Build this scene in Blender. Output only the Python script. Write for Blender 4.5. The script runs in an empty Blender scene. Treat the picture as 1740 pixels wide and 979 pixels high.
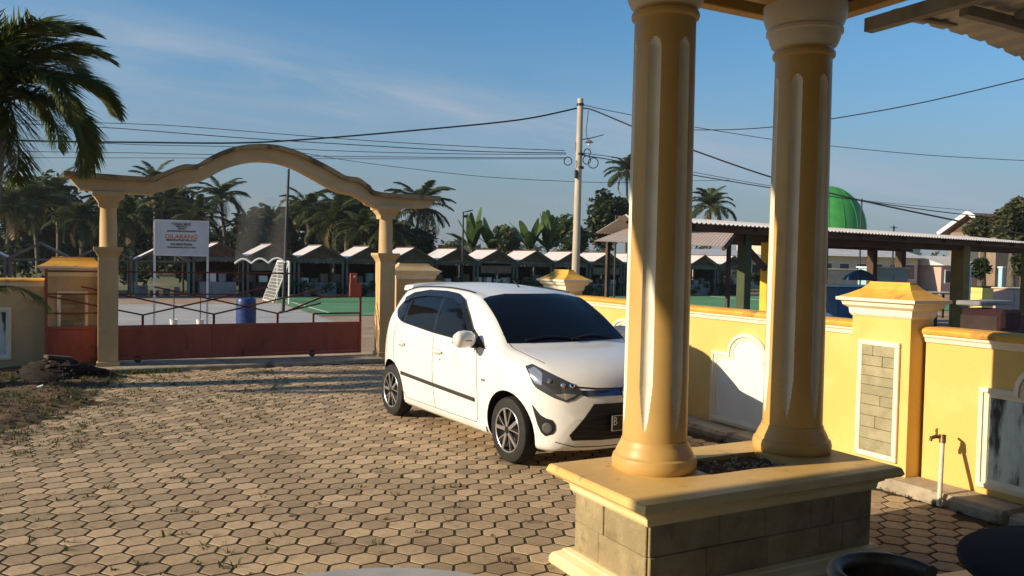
import bpy, math, random
from mathutils import Vector, Matrix
from mathutils.bvhtree import BVHTree
R = math.radians
PI = math.pi
random.seed(7)
scene = bpy.context.scene
COL = scene.collection

# ------------------------------------------------------------------ camera
F_PX, IMW, IMH = 1400.0, 1740.0, 979.0
PITCH, ROLL, YAW, CAMH = math.atan(47.5 / 1400), 0.02, R(27.5), 1.77
_f = Vector((math.sin(YAW) * math.cos(PITCH), math.cos(YAW) * math.cos(PITCH), -math.sin(PITCH)))
_r0 = Vector((math.cos(YAW), -math.sin(YAW), 0)); _u0 = _r0.cross(_f)
_r = _r0 * math.cos(ROLL) + _u0 * math.sin(ROLL); _u = -_r0 * math.sin(ROLL) + _u0 * math.cos(ROLL)
CAM = Vector((0, 0, CAMH))
cd = bpy.data.cameras.new('camera'); cam = bpy.data.objects.new('camera', cd); COL.objects.link(cam)
cd.sensor_width = 36.0; cd.lens = 36.0 * F_PX / IMW; cd.clip_start = 0.05; cd.clip_end = 3000
cam.matrix_world = Matrix(((_r.x, _u.x, -_f.x, 0), (_r.y, _u.y, -_f.y, 0), (_r.z, _u.z, -_f.z, CAMH), (0, 0, 0, 1)))
scene.camera = cam

# ------------------------------------------------------------------ sky, sun, exposure
SUN_DIR = Vector((1.0, -0.15, -0.40)).normalized()        # the way the light travels
to_sun = -SUN_DIR
world = bpy.data.worlds.new('World'); scene.world = world; world.use_nodes = True
wn, wl = world.node_tree.nodes, world.node_tree.links
bg = wn['Background']
sky = wn.new('ShaderNodeTexSky'); sky.sky_type = 'NISHITA'; sky.sun_disc = False
sky.sun_elevation = math.asin(to_sun.z); sky.sun_rotation = math.atan2(to_sun.x, to_sun.y)
sky.altitude = 0; sky.air_density = 1.0; sky.dust_density = 0.3; sky.ozone_density = 3.0
tc = wn.new('ShaderNodeTexCoord')
tint = wn.new('ShaderNodeMix'); tint.data_type = 'RGBA'; tint.blend_type = 'MULTIPLY'; tint.inputs['Factor'].default_value = 1.0
wl.new(sky.outputs['Color'], tint.inputs['A']); tint.inputs['B'].default_value = (0.72, 1.10, 1.22, 1)
sx = wn.new('ShaderNodeSeparateXYZ'); wl.new(tc.outputs['Generated'], sx.inputs[0])
hr = wn.new('ShaderNodeMapRange'); hr.interpolation_type = 'SMOOTHSTEP'        # the pale band of haze all round the horizon
hr.inputs[1].default_value = 0.30; hr.inputs[2].default_value = -0.02; hr.inputs[3].default_value = 0.0; hr.inputs[4].default_value = 0.92
wl.new(sx.outputs['Z'], hr.inputs[0])
hz = wn.new('ShaderNodeMix'); hz.data_type = 'RGBA'; wl.new(hr.outputs[0], hz.inputs['Factor'])
wl.new(tint.outputs['Result'], hz.inputs['A']); hz.inputs['B'].default_value = (2.15, 2.32, 2.66, 1)
# one long wisp of cirrus, falling from upper left to lower right, and thinner breaks beside it
def cirrus(axis, along, width, off, nscale):
    d_ = wn.new('ShaderNodeVectorMath'); d_.operation = 'DOT_PRODUCT'; wl.new(tc.outputs['Generated'], d_.inputs[0]); d_.inputs[1].default_value = axis
    l_ = wn.new('ShaderNodeVectorMath'); l_.operation = 'DOT_PRODUCT'; wl.new(tc.outputs['Generated'], l_.inputs[0]); l_.inputs[1].default_value = along
    cx = wn.new('ShaderNodeCombineXYZ'); wl.new(l_.outputs['Value'], cx.inputs[0]); wl.new(d_.outputs['Value'], cx.inputs[1])
    mp = wn.new('ShaderNodeMapping'); mp.inputs['Scale'].default_value = (1.3, 9.0, 1.0); wl.new(cx.outputs[0], mp.inputs['Vector'])
    nz = wn.new('ShaderNodeTexNoise'); nz.inputs['Scale'].default_value = nscale; nz.inputs['Detail'].default_value = 8; nz.inputs['Roughness'].default_value = .6; nz.inputs['Distortion'].default_value = .6
    wl.new(mp.outputs[0], nz.inputs['Vector'])
    w_ = wn.new('ShaderNodeMapRange'); w_.inputs[1].default_value = .38; w_.inputs[2].default_value = .74; wl.new(nz.outputs['Fac'], w_.inputs[0])
    sb = wn.new('ShaderNodeMath'); sb.operation = 'SUBTRACT'; sb.inputs[1].default_value = off; wl.new(d_.outputs['Value'], sb.inputs[0])
    ab = wn.new('ShaderNodeMath'); ab.operation = 'ABSOLUTE'; wl.new(sb.outputs[0], ab.inputs[0])
    bd = wn.new('ShaderNodeMapRange'); bd.interpolation_type = 'SMOOTHSTEP'; bd.inputs[1].default_value = width; bd.inputs[2].default_value = 0.0; wl.new(ab.outputs[0], bd.inputs[0])
    m_ = wn.new('ShaderNodeMath'); m_.operation = 'MULTIPLY'; wl.new(bd.outputs[0], m_.inputs[0]); wl.new(w_.outputs[0], m_.inputs[1]); return m_.outputs[0]
_d1 = (_f + _r * ((150 - 870) / 1400) - _u * ((75 - 489.5) / 1400)).normalized(); _d2 = (_f + _r * ((1050 - 870) / 1400) - _u * ((238 - 489.5) / 1400)).normalized()
_ax = _d1.cross(_d2).normalized(); _al = _ax.cross(_d1).normalized()
c1_ = cirrus(_ax, _al, .055, 0.0, 3.2); c2_ = cirrus(_ax, _al, .14, .03, 2.0)
h2 = wn.new('ShaderNodeMath'); h2.operation = 'MULTIPLY_ADD'; h2.inputs[1].default_value = .62; wl.new(c2_, h2.inputs[0])
h1 = wn.new('ShaderNodeMath'); h1.operation = 'MULTIPLY'; h1.inputs[1].default_value = .9; wl.new(c1_, h1.inputs[0]); wl.new(h1.outputs[0], h2.inputs[2])
mx = wn.new('ShaderNodeMix'); mx.data_type = 'RGBA'; wl.new(h2.outputs[0], mx.inputs['Factor'])
wl.new(hz.outputs['Result'], mx.inputs['A']); mx.inputs['B'].default_value = (3.1, 3.95, 5.0, 1)
wl.new(mx.outputs['Result'], bg.inputs['Color']); bg.inputs['Strength'].default_value = 0.085
sl = bpy.data.lights.new('sun', 'SUN'); sl.energy = 5.0; sl.angle = R(0.6); sl.color = (1.0, 0.82, 0.58)
so = bpy.data.objects.new('sun', sl); COL.objects.link(so)
so.rotation_euler = SUN_DIR.to_track_quat('-Z', 'Y').to_euler(); so.location = (-20, 8, 15)
vs = scene.view_settings
vs.view_transform = 'Standard'; vs.look = 'None'; vs.exposure = 0.4; vs.gamma = 1.0; vs.use_curve_mapping = False
scene.cycles.max_bounces = 6; scene.cycles.transparent_max_bounces = 12

# ------------------------------------------------------------------ helpers
def ray(px, py): return _f + _r * ((px - IMW / 2) / F_PX) - _u * ((py - IMH / 2) / F_PX)
def gz(px, py, z=0.0):
    d = ray(px, py); return CAM + d * ((z - CAMH) / d.z)
def onY(px, py, Y):
    d = ray(px, py); return CAM + d * (Y / d.y)
def onX(px, py, X):
    d = ray(px, py); return CAM + d * (X / d.x)
def dep(px, py, Z): return CAM + ray(px, py) * Z

class MB:
    def __init__(s): s.v = []; s.f = []
    def add(s, vs_, fs_):
        b = len(s.v); s.v += [tuple(p) for p in vs_]; s.f += [tuple(i + b for i in q) for q in fs_]; return s
    def box(s, c, d, rz=0.0, b=0.0, tilt=None):
        hx, hy, hz = d[0] / 2, d[1] / 2, d[2] / 2
        M = Matrix.Rotation(rz, 3, 'Z')
        if tilt is not None: M = M @ tilt
        c = Vector(c)
        if b <= 0:
            vs_ = [(x, y, z) for z in (-hz, hz) for y in (-hy, hy) for x in (-hx, hx)]
            fs_ = [(0, 2, 3, 1), (4, 5, 7, 6), (0, 1, 5, 4), (1, 3, 7, 5), (3, 2, 6, 7), (2, 0, 4, 6)]
        else:
            b = min(b, hx * .9, hy * .9, hz * .9)
            vs_ = []; idx = {}
            for sx in (-1, 1):
                for sy in (-1, 1):
                    for sz in (-1, 1):
                        for k in range(3):
                            p = [sx * hx, sy * hy, sz * hz]
                            for q in range(3):
                                if q != k: p[q] -= (sx, sy, sz)[q] * b
                            idx[(sx, sy, sz, k)] = len(vs_); vs_.append(tuple(p))
            g = lambda *a: idx[a]
            fs_ = []
            for sg in (-1, 1):
                q = [(sg, -1, -1, 0), (sg, 1, -1, 0), (sg, 1, 1, 0), (sg, -1, 1, 0)]
                fs_.append(tuple(g(*a) for a in (q if sg > 0 else q[::-1])))
                q = [(-1, sg, -1, 1), (1, sg, -1, 1), (1, sg, 1, 1), (-1, sg, 1, 1)]
                fs_.append(tuple(g(*a) for a in (q[::-1] if sg > 0 else q)))
                q = [(-1, -1, sg, 2), (1, -1, sg, 2), (1, 1, sg, 2), (-1, 1, sg, 2)]
                fs_.append(tuple(g(*a) for a in (q if sg > 0 else q[::-1])))
            for s1 in (-1, 1):
                for s2 in (-1, 1):
                    fs_.append((g(s1, s2, -1, 0), g(s1, s2, 1, 0), g(s1, s2, 1, 1), g(s1, s2, -1, 1)))
                    fs_.append((g(s1, -1, s2, 0), g(s1, 1, s2, 0), g(s1, 1, s2, 2), g(s1, -1, s2, 2)))
                    fs_.append((g(-1, s1, s2, 1), g(1, s1, s2, 1), g(1, s1, s2, 2), g(-1, s1, s2, 2)))
            for sx in (-1, 1):
                for sy in (-1, 1):
                    for sz in (-1, 1): fs_.append(tuple(g(sx, sy, sz, k) for k in range(3)))
        return s.add([c + M @ Vector(p) for p in vs_], fs_)
    def bar(s, a, b, w, h=None, up=Vector((0, 0, 1))):
        a, b = Vector(a), Vector(b); h = h or w
        d = (b - a).normalized()
        if abs(d.dot(up)) > .98: up = Vector((0, 1, 0))
        x = d.cross(up).normalized() * w / 2; y = x.cross(d).normalized() * h / 2
        vs_ = [p + q for p in (a, b) for q in (-x - y, x - y, x + y, -x + y)]
        return s.add(vs_, [(3, 2, 1, 0), (4, 5, 6, 7), (0, 1, 5, 4), (1, 2, 6, 5), (2, 3, 7, 6), (3, 0, 4, 7)])
    def tube(s, pts, r, n=8, cap=True):
        pts = [Vector(p) for p in pts]
        rs = r if isinstance(r, (list, tuple)) else [r] * len(pts)
        vs_ = []; prev = None
        for i, p in enumerate(pts):
            d = (pts[min(i + 1, len(pts) - 1)] - pts[max(i - 1, 0)]).normalized()
            if prev is None:
                a = Vector((0, 0, 1)) if abs(d.z) < .9 else Vector((1, 0, 0))
                x = d.cross(a).normalized()
            else:
                x = (prev - d * prev.dot(d)).normalized()
            prev = x; y = d.cross(x)
            vs_ += [p + (x * math.cos(2 * PI * k / n) + y * math.sin(2 * PI * k / n)) * rs[i] for k in range(n)]
        fs_ = [(i * n + k, i * n + (k + 1) % n, (i + 1) * n + (k + 1) % n, (i + 1) * n + k) for i in range(len(pts) - 1) for k in range(n)]
        if cap: fs_ += [tuple(range(n))[::-1], tuple(range((len(pts) - 1) * n, len(pts) * n))]
        return s.add(vs_, fs_)
    def lathe(s, prof, n=32, c=(0, 0, 0), a0=0.0, sq=None):
        c = Vector(c); vs_ = []
        for r_, z in prof:
            for k in range(n):
                a = a0 + 2 * PI * k / n
                vs_.append(c + Vector((r_ * math.cos(a), r_ * math.sin(a), z)))
        m = len(prof)
        fs_ = [(i * n + k, i * n + (k + 1) % n, (i + 1) * n + (k + 1) % n, (i + 1) * n + k) for i in range(m - 1) for k in range(n)]
        fs_ += [tuple(range(n))[::-1], tuple(range((m - 1) * n, m * n))]
        return s.add(vs_, fs_)
    def sqlathe(s, prof, c=(0, 0, 0), rz=0.0, asp=1.0):     # square rings of half-width r: mouldings, caps
        c = Vector(c); M = Matrix.Rotation(rz, 3, 'Z'); vs_ = []
        for r_, z in prof:
            hx, hy = (r_ if isinstance(r_, tuple) else (r_, r_ * asp))
            vs_ += [c + M @ Vector((x * hx, y * hy, z)) for x, y in ((-1, -1), (1, -1), (1, 1), (-1, 1))]
        m = len(prof)
        fs_ = [(i * 4 + k, i * 4 + (k + 1) % 4, (i + 1) * 4 + (k + 1) % 4, (i + 1) * 4 + k) for i in range(m - 1) for k in range(4)]
        fs_ += [(3, 2, 1, 0), tuple(range((m - 1) * 4, m * 4))]
        return s.add(vs_, fs_)
    def prism(s, poly, fn0, fn1):                           # fn: 2-d point -> 3-d point, at the two ends
        n = len(poly)
        vs_ = [fn0(*p) for p in poly] + [fn1(*p) for p in poly]
        fs_ = [tuple(range(n))[::-1], tuple(range(n, 2 * n))] + [(i, (i + 1) % n, n + (i + 1) % n, n + i) for i in range(n)]
        return s.add(vs_, fs_)
    def strip(s, top, bot, fn0, fn1):                       # solid between two polylines of equal length
        n = len(top); b = len(s.v)
        vs_ = [fn(*p) for fn in (fn0, fn1) for p in list(top) + list(bot)]
        T0, B0, T1, B1 = 0, n, 2 * n, 3 * n; fs_ = []
        for i in range(n - 1):
            fs_ += [(B0 + i, B0 + i + 1, T0 + i + 1, T0 + i), (T1 + i, T1 + i + 1, B1 + i + 1, B1 + i),
                    (T0 + i, T0 + i + 1, T1 + i + 1, T1 + i), (B1 + i, B1 + i + 1, B0 + i + 1, B0 + i)]
        fs_ += [(B0, T0, T1, B1), (T0 + n - 1, B0 + n - 1, B1 + n - 1, T1 + n - 1)]
        return s.add(vs_, fs_)
    def mesh(s, name, m=None, smooth=None):
        me = bpy.data.meshes.new(name); me.from_pydata(s.v, [], s.f); me.validate()
        if m is not None: me.materials.append(m)
        if smooth is not None:
            me.shade_smooth(); me.set_sharp_from_angle(angle=R(smooth))
        return me
    def build(s, name, m, parent=None, smooth=None, loc=None, rz=None):
        o = bpy.data.objects.new(name, s.mesh(name, m, smooth)); COL.objects.link(o)
        if parent is not None: o.parent = parent
        if loc is not None: o.location = loc
        if rz is not None: o.rotation_euler = (0, 0, rz)
        return o
def fixn(o):
    import bmesh
    bm = bmesh.new(); bm.from_mesh(o.data); bmesh.ops.recalc_face_normals(bm, faces=bm.faces); bm.to_mesh(o.data); bm.free(); return o
def link(me, name, parent=None, loc=None, rot=None, scl=None):
    o = bpy.data.objects.new(name, me); COL.objects.link(o); o.parent = parent
    if loc is not None: o.location = loc
    if rot is not None: o.rotation_euler = rot
    if scl is not None: o.scale = scl
    return o
def tag(o, label=None, cat=None, group=None, kind=None):
    if label: o['label'] = label
    if cat: o['category'] = cat
    if group: o['group'] = group
    if kind: o['kind'] = kind
    return o
def thing(name, label, cat, loc=(0, 0, 0), rz=0.0, group=None):
    o = bpy.data.objects.new(name, None); COL.objects.link(o); o.empty_display_size = .2
    o.location = loc; o.rotation_euler = (0, 0, rz); return tag(o, label, cat, group)
def text_mesh(name, body, size, m, parent, M, extrude=.002, align='CENTER', sx=1.0, bold=0.0):
    c = bpy.data.curves.new(name, 'FONT'); c.body = body; c.size = size; c.extrude = extrude; c.align_x = align; c.align_y = 'CENTER'; c.offset = bold
    t = bpy.data.objects.new(name, c); COL.objects.link(t)
    me = bpy.data.meshes.new_from_object(t.evaluated_get(bpy.context.evaluated_depsgraph_get()))
    bpy.data.objects.remove(t); me.transform(Matrix.Diagonal((sx, 1, 1, 1))); me.transform(M); me.materials.clear(); me.materials.append(m)
    return link(me, name, parent)

# ------------------------------------------------------------------ materials
MATS = {}
def mat(name, c1, c2=None, scale=4.0, rough=.7, bump=0.0, bscale=60.0, metal=0.0, spec=.4, lo=.4, hi=.62, detail=5, coord='Object',
        c3=None, s3=1.2, lo3=.55, hi3=.7, stretch=(1, 1, 1), coat=0.0, attr=None, trans=0.0, alpha=1.0, objrand=0.0, c4=None, s4=1.0, lo4=.5, hi4=.75, st4=(1, 1, 1), a4=.6):
    m = bpy.data.materials.new(name); m.use_nodes = True; nt = m.node_tree; N, L = nt.nodes, nt.links
    p = N['Principled BSDF']; p.inputs['Roughness'].default_value = rough; p.inputs['Metallic'].default_value = metal
    p.inputs['Specular IOR Level'].default_value = spec; p.inputs['Coat Weight'].default_value = coat; p.inputs['Coat Roughness'].default_value = .06
    if alpha < 1: p.inputs['Alpha'].default_value = alpha
    p.inputs['Base Color'].default_value = (*c1, 1)
    vec = None
    def coords():
        nonlocal vec
        if vec is None:
            if coord == 'World': src = N.new('ShaderNodeNewGeometry').outputs['Position']
            else: src = N.new('ShaderNodeTexCoord').outputs[coord]
            mp_ = N.new('ShaderNodeMapping'); mp_.inputs['Scale'].default_value = stretch; L.new(src, mp_.inputs['Vector']); vec = mp_.outputs['Vector']
        return vec
    def noise(sc, de=5):
        n = N.new('ShaderNodeTexNoise'); n.inputs['Scale'].default_value = sc; n.inputs['Detail'].default_value = de
        n.inputs['Roughness'].default_value = .6; L.new(coords(), n.inputs['Vector']); return n.outputs['Fac']
    def ramp(src, a, b):
        r_ = N.new('ShaderNodeMapRange'); r_.inputs[1].default_value = a; r_.inputs[2].default_value = b; r_.interpolation_type = 'SMOOTHSTEP'
        L.new(src, r_.inputs[0]); return r_.outputs[0]
    def mixc(fac, A, B):
        x = N.new('ShaderNodeMix'); x.data_type = 'RGBA'; L.new(fac, x.inputs['Factor'])
        for k, q in (('A', A), ('B', B)):
            if isinstance(q, tuple): x.inputs[k].default_value = (*q, 1)
            else: L.new(q, x.inputs[k])
        return x.outputs['Result']
    cur = c1
    if c2 is not None: cur = mixc(ramp(noise(scale, detail), lo, hi), c1, c2)
    if c3 is not None: cur = mixc(ramp(noise(s3, 6), lo3, hi3), cur, c3)
    if c4 is not None:                                     # stains with their own stretch: drips, damp, tyre dirt
        src4 = N.new('ShaderNodeNewGeometry').outputs['Position']; mp4 = N.new('ShaderNodeMapping'); mp4.inputs['Scale'].default_value = st4; L.new(src4, mp4.inputs['Vector'])
        n4 = N.new('ShaderNodeTexNoise'); n4.inputs['Scale'].default_value = s4; n4.inputs['Detail'].default_value = 7; n4.inputs['Roughness'].default_value = .65; L.new(mp4.outputs['Vector'], n4.inputs['Vector'])
        f4 = ramp(n4.outputs['Fac'], lo4, hi4); k4 = N.new('ShaderNodeMath'); k4.operation = 'MULTIPLY'; k4.inputs[1].default_value = a4; L.new(f4, k4.inputs[0])
        cur = mixc(k4.outputs[0], cur, c4)
    if attr or objrand:
        if attr: src = N.new('ShaderNodeAttribute'); src.attribute_name = attr; src = src.outputs['Fac']
        else: src = N.new('ShaderNodeObjectInfo').outputs['Random']
        mm = N.new('ShaderNodeMapRange'); a = objrand or .3; mm.inputs[3].default_value = 1 - a; mm.inputs[4].default_value = 1 + a
        L.new(src, mm.inputs[0])
        x = N.new('ShaderNodeMix'); x.data_type = 'RGBA'; x.blend_type = 'MULTIPLY'; x.inputs['Factor'].default_value = 1.0
        if isinstance(cur, tuple): x.inputs['A'].default_value = (*cur, 1)
        else: L.new(cur, x.inputs['A'])
        L.new(mm.outputs[0], x.inputs['B']); cur = x.outputs['Result']
    if not isinstance(cur, tuple): L.new(cur, p.inputs['Base Color'])
    if bump:
        b_ = N.new('ShaderNodeBump'); b_.inputs['Strength'].default_value = bump; b_.inputs['Distance'].default_value = .01
        L.new(noise(bscale, 6), b_.inputs['Height']); L.new(b_.outputs['Normal'], p.inputs['Normal'])
    if trans:
        t = N.new('ShaderNodeBsdfTranslucent'); a = N.new('ShaderNodeMixShader'); a.inputs[0].default_value = trans
        if isinstance(cur, tuple): t.inputs['Color'].default_value = (*cur, 1)
        else: L.new(cur, t.inputs['Color'])
        L.new(p.outputs[0], a.inputs[1]); L.new(t.outputs[0], a.inputs[2]); L.new(a.outputs[0], N['Material Output'].inputs['Surface'])
    MATS[name] = m; return m

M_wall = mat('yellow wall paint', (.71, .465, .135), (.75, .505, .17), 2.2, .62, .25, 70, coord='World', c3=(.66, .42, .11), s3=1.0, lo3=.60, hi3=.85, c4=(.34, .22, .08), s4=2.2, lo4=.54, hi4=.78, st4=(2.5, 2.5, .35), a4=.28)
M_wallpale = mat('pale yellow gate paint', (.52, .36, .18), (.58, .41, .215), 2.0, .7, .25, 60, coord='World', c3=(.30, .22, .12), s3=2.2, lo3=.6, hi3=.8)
M_cope = mat('weathered orange coping paint', (.72, .36, .05), (.80, .44, .07), 5, .7, .4, 50, coord='World', c3=(.30, .15, .05), s3=3.5, lo3=.56, hi3=.72)
M_white = mat('white moulding paint', (.78, .70, .52), (.83, .76, .60), 6, .6, .2, 60, coord='World', c3=(.42, .34, .22), s3=5, lo3=.62, hi3=.8)
M_panel = mat('white wall panel paint', (.80, .79, .70), (.76, .76, .70), 3, .55, .1, 80, coord='World', c3=(.60, .60, .55), s3=3, lo3=.6, hi3=.85)
M_mould = mat('mouldy white wall panel', (.62, .70, .64), (.50, .60, .56), 6, .6, .3, 70, coord='World', c3=(.035, .042, .035), s3=2.0, lo3=.47, hi3=.62, stretch=(3, 3, .8))
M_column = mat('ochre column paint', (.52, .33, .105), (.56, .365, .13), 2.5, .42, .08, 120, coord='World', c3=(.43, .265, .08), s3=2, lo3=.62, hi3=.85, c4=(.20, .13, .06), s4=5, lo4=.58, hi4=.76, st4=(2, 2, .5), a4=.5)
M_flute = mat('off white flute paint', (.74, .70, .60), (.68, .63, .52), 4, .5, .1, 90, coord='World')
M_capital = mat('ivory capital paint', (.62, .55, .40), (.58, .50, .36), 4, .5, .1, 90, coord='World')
M_slab = mat('ochre planter slab paint', (.62, .40, .13), (.68, .46, .17), 3, .5, .15, 90, coord='World', c3=(.45, .31, .14), s3=4, lo3=.6, hi3=.8, c4=(.22, .16, .09), s4=9, lo4=.58, hi4=.72, a4=.6)
M_cream = mat('cream planter moulding paint', (.74, .62, .36), (.70, .56, .28), 3, .5, .15, 90, coord='World')
M_stone = mat('grey green veneer stone', (.27, .215, .118), (.34, .275, .155), 5, .85, .9, 30, coord='World', c3=(.21, .17, .095), s3=9, lo3=.52, hi3=.7, objrand=.10)
M_stonep = mat('pale green veneer stone', (.30, .275, .17), (.37, .335, .215), 7, .85, .7, 35, coord='World', c3=(.24, .20, .12), s3=6, lo3=.55, hi3=.75, objrand=.12)
M_mortar = mat('dark mortar', (.13, .105, .06), (.17, .135, .08), 20, .95, .5, 80, coord='World')
M_paver = mat('tan concrete paver', (.41, .30, .18), (.47, .35, .22), 26, .85, .55, 150, coord='World', c3=(.25, .175, .105), s3=9, lo3=.55, hi3=.72, attr='tone', c4=(.17, .125, .075), s4=.75, lo4=.48, hi4=.72, a4=.6)
M_joint = mat('dark mossy joint soil', (.030, .018, .008), (.048, .032, .014), 9, .98, .7, 60, coord='World', c3=(.045, .055, .016), s3=1.1, lo3=.5, hi3=.65)
M_soil = mat('brown leaf littered soil', (.085, .052, .03), (.15, .095, .055), 7, .98, 1.0, 35, coord='World', c3=(.055, .058, .022), s3=1.6, lo3=.52, hi3=.66)
M_dirt = mat('pinkish packed dirt', (.36, .26, .18), (.30, .205, .135), 1.3, .95, .5, 25, coord='World', c3=(.42, .33, .24), s3=.5, lo3=.5, hi3=.7)
M_conc = mat('pale grey concrete', (.36, .36, .35), (.42, .41, .39), .8, .85, .3, 30, coord='World', c3=(.28, .29, .30), s3=.35, lo3=.5, hi3=.7)
M_kerb = mat('worn concrete kerb', (.33, .28, .20), (.42, .36, .27), 6, .92, .8, 30, coord='World', c3=(.13, .105, .07), s3=4, lo3=.54, hi3=.7)
M_court = mat('green sports court paint', (.085, .24, .10), (.11, .28, .13), .7, .75, .1, 30, coord='World')
M_grassland = mat('dry green field', (.085, .10, .035), (.13, .12, .055), .5, .98, .6, 10, coord='World', c3=(.20, .16, .09), s3=.15, lo3=.5, hi3=.65)
M_red = mat('faded red gate paint', (.33, .08, .048), (.26, .06, .036), 3, .6, .2, 50, coord='Object', c3=(.115, .03, .02), s3=5, lo3=.58, hi3=.75, stretch=(1, 1, .35))
M_reddk = mat('dark red gate bar paint', (.16, .035, .022), (.11, .026, .018), 6, .6)
M_steel = mat('dark steel', (.03, .03, .032), rough=.5, metal=.3)
M_galv = mat('galvanised steel', (.33, .34, .35), (.26, .27, .28), 8, .45, metal=.6)
M_black = mat('black rubber', (.013, .013, .014), (.022, .020, .018), 14, .75, .3, 120)
M_plastic = mat('black plastic', (.012, .012, .013), rough=.45)
M_whitepost = mat('white steel paint', (.74, .75, .76), (.66, .66, .65), 5, .45)
M_blue = mat('blue barrel plastic', (.022, .055, .20), (.018, .045, .15), 5, .4)
M_bark = mat('grey brown bark', (.095, .075, .055), (.15, .125, .095), 10, .95, 1.0, 30, stretch=(1, 1, .3))
M_polec = mat('utility pole concrete', (.42, .36, .28), (.50, .44, .35), 3, .85, .3, 40, stretch=(1, 1, .25))

# ================================================================== SETTING
def sheet(name, pts, z, m, parent=None):
    o = MB().add([(x, y, z) for x, y in pts], [tuple(range(len(pts)))]).build(name, m, parent); return tag(o, kind='structure')
sheet('ground', [(-900, -300), (1500, -300), (1500, 1500), (-900, 1500)], -.075, M_grassland)
sheet('dirt_lot', [(-30, 13.6), (60, 13.6), (60, 38.5), (-30, 38.5)], -.06, M_dirt)
sheet('side_lot', [(6.2, -10), (60, -10), (60, 13.4), (6.2, 13.4)], -.058, M_dirt)
sheet('concrete_pad', [(-14, 22.6), (6.2, 22.2), (6.6, 31.5), (-14, 31.9)], -.048, M_conc)
court = sheet('sports_court', [(6.4, 24.9), (46, 22.5), (46, 36.2), (6.9, 36.8)], -.044, M_court)
cl = MB()
for a, b in (((6.9, 25.4), (45, 23.1)), ((7.2, 36.2), (45, 35.6)), ((7.0, 25.4), (7.3, 36.2)), ((19, 24.7), (19.3, 36.0)), ((31, 24.0), (31.2, 35.8)), ((7.1, 31), (19.1, 30.6))):
    cl.bar((a[0], a[1], -.038), (b[0], b[1], -.038), .06, .004)
tag(cl.build('court_line', mat('white line paint', (.7, .72, .70)), court), kind='stuff')

BED = [(8.2, -1.7), (9.0, -.66), (10.0, -.12), (11.6, .26), (12.7, .38), (14.5, .42)]
def bed(y):                                               # where the soil bed gives way to the paving
    if y <= BED[0][0]: return BED[0][1] - (BED[0][0] - y) * 3
    for (a, u), (b, v) in zip(BED, BED[1:]):
        if y <= b: return u + (v - u) * (y - a) / (b - a)
    return BED[-1][1]
# ---- paved yard: hexagonal pavers laid in rows
YARD = [(-7, 2.0), (5.66, 2.0), (5.66, 13.32), (-7, 13.32)]
yard = sheet('paved_yard', YARD, -.0030, M_joint)
def paver_mesh(name, tone, seed):
    rn = random.Random(seed); Rr = .0948; m = MB(); top, mid, bot = [], [], []
    for k in range(6):
        a = PI / 6 + k * PI / 3; j = rn.uniform(.965, 1.012)
        top.append((math.cos(a) * Rr * j * .955, math.sin(a) * Rr * j * .955, 0)); mid.append((math.cos(a) * Rr * j * .985, math.sin(a) * Rr * j * .985, -.002))
        bot.append((math.cos(a) * Rr * j * .99, math.sin(a) * Rr * j * .99, -.03))
    f = [tuple(range(6))] + [(6 + i, 6 + (i + 1) % 6, (i + 1) % 6, i) for i in range(6)] + [(12 + i, 12 + (i + 1) % 6, 6 + (i + 1) % 6, 6 + i) for i in range(6)]
    return top + mid + bot, f
pav = []
PA = R(-24.0); e1 = Vector((math.cos(PA), math.sin(PA), 0)); e2 = Vector((-math.sin(PA), math.cos(PA), 0))
p_org = Vector((1.139, 4.776, 0)); PP = .1775; PR = .1545
for i in range(-90, 90):
    for j in range(-80, 90):
        p = p_org + e1 * (PP * (i + .5 * (j % 2))) + e2 * (PR * j)
        if not (-5.2 < p.x < 5.60 and 2.2 < p.y < 13.24): continue
        if p.x + .09 > 5.66: continue
        sx_ = bed(p.y) if p.y > 8.4 else -99          # soil creeps over the corner by the gate
        if p.x < sx_ - .25: continue
        pav.append(p)
def soft(p): return random.Random(int(p.x * 1000) * 7919 + int(p.y * 1000)).random()
def vis(p):
    v = p - CAM; z = v.dot(_f)
    if z < .5: return 0
    x = IMW / 2 + F_PX * v.dot(_r) / z; y = IMH / 2 - F_PX * v.dot(_u) / z
    if not (-20 < x < 1500 and y < 985): return 0
    if x > 925 and y > 775: return 0
    return 1 / (z * z)
pav.sort(key=lambda p: -vis(p))
variants = []
for k in range(12):
    v_, f_ = paver_mesh('paver', 0, k); me = bpy.data.meshes.new('paver'); me.from_pydata(v_, [], f_); me.materials.append(M_paver)
    at = me.attributes.new('tone', 'FLOAT', 'POINT'); t = random.Random(k).random()
    at.data.foreach_set('value', [t] * len(v_)); variants.append(me)
for p in pav[:300]:
    q = soft(p)
    link(variants[int(q * 12) % 12], 'paver', yard, (p.x, p.y, -.001 + .002 * ((q * 37) % 1)), ((q * 91 % 1 - .5) * .012, (q * 57 % 1 - .5) * .012, PA + (q * 13 % 1 - .5) * .05 + int(q * 600 % 6) * PI / 3))
big = MB(); tones = []
for p in pav[300:]:
    q = soft(p); v_, f_ = paver_mesh('p', 0, int(q * 1e6))
    a = PA + (q * 13 % 1 - .5) * .06; c, s_ = math.cos(a), math.sin(a); dz = -.001 + .002 * ((q * 37) % 1); tx, ty = (q * 91 % 1 - .5) * .012, (q * 57 % 1 - .5) * .012
    big.add([(p.x + x * c - y * s_, p.y + x * s_ + y * c, z + dz + x * tx + y * ty) for x, y, z in v_], f_); tones += [(q * 7.3) % 1] * len(v_)
bo = big.build('paver_field', M_paver, yard); tag(bo, kind='stuff')
at = bo.data.attributes.new('tone', 'FLOAT', 'POINT'); at.data.foreach_set('value', tones)

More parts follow.
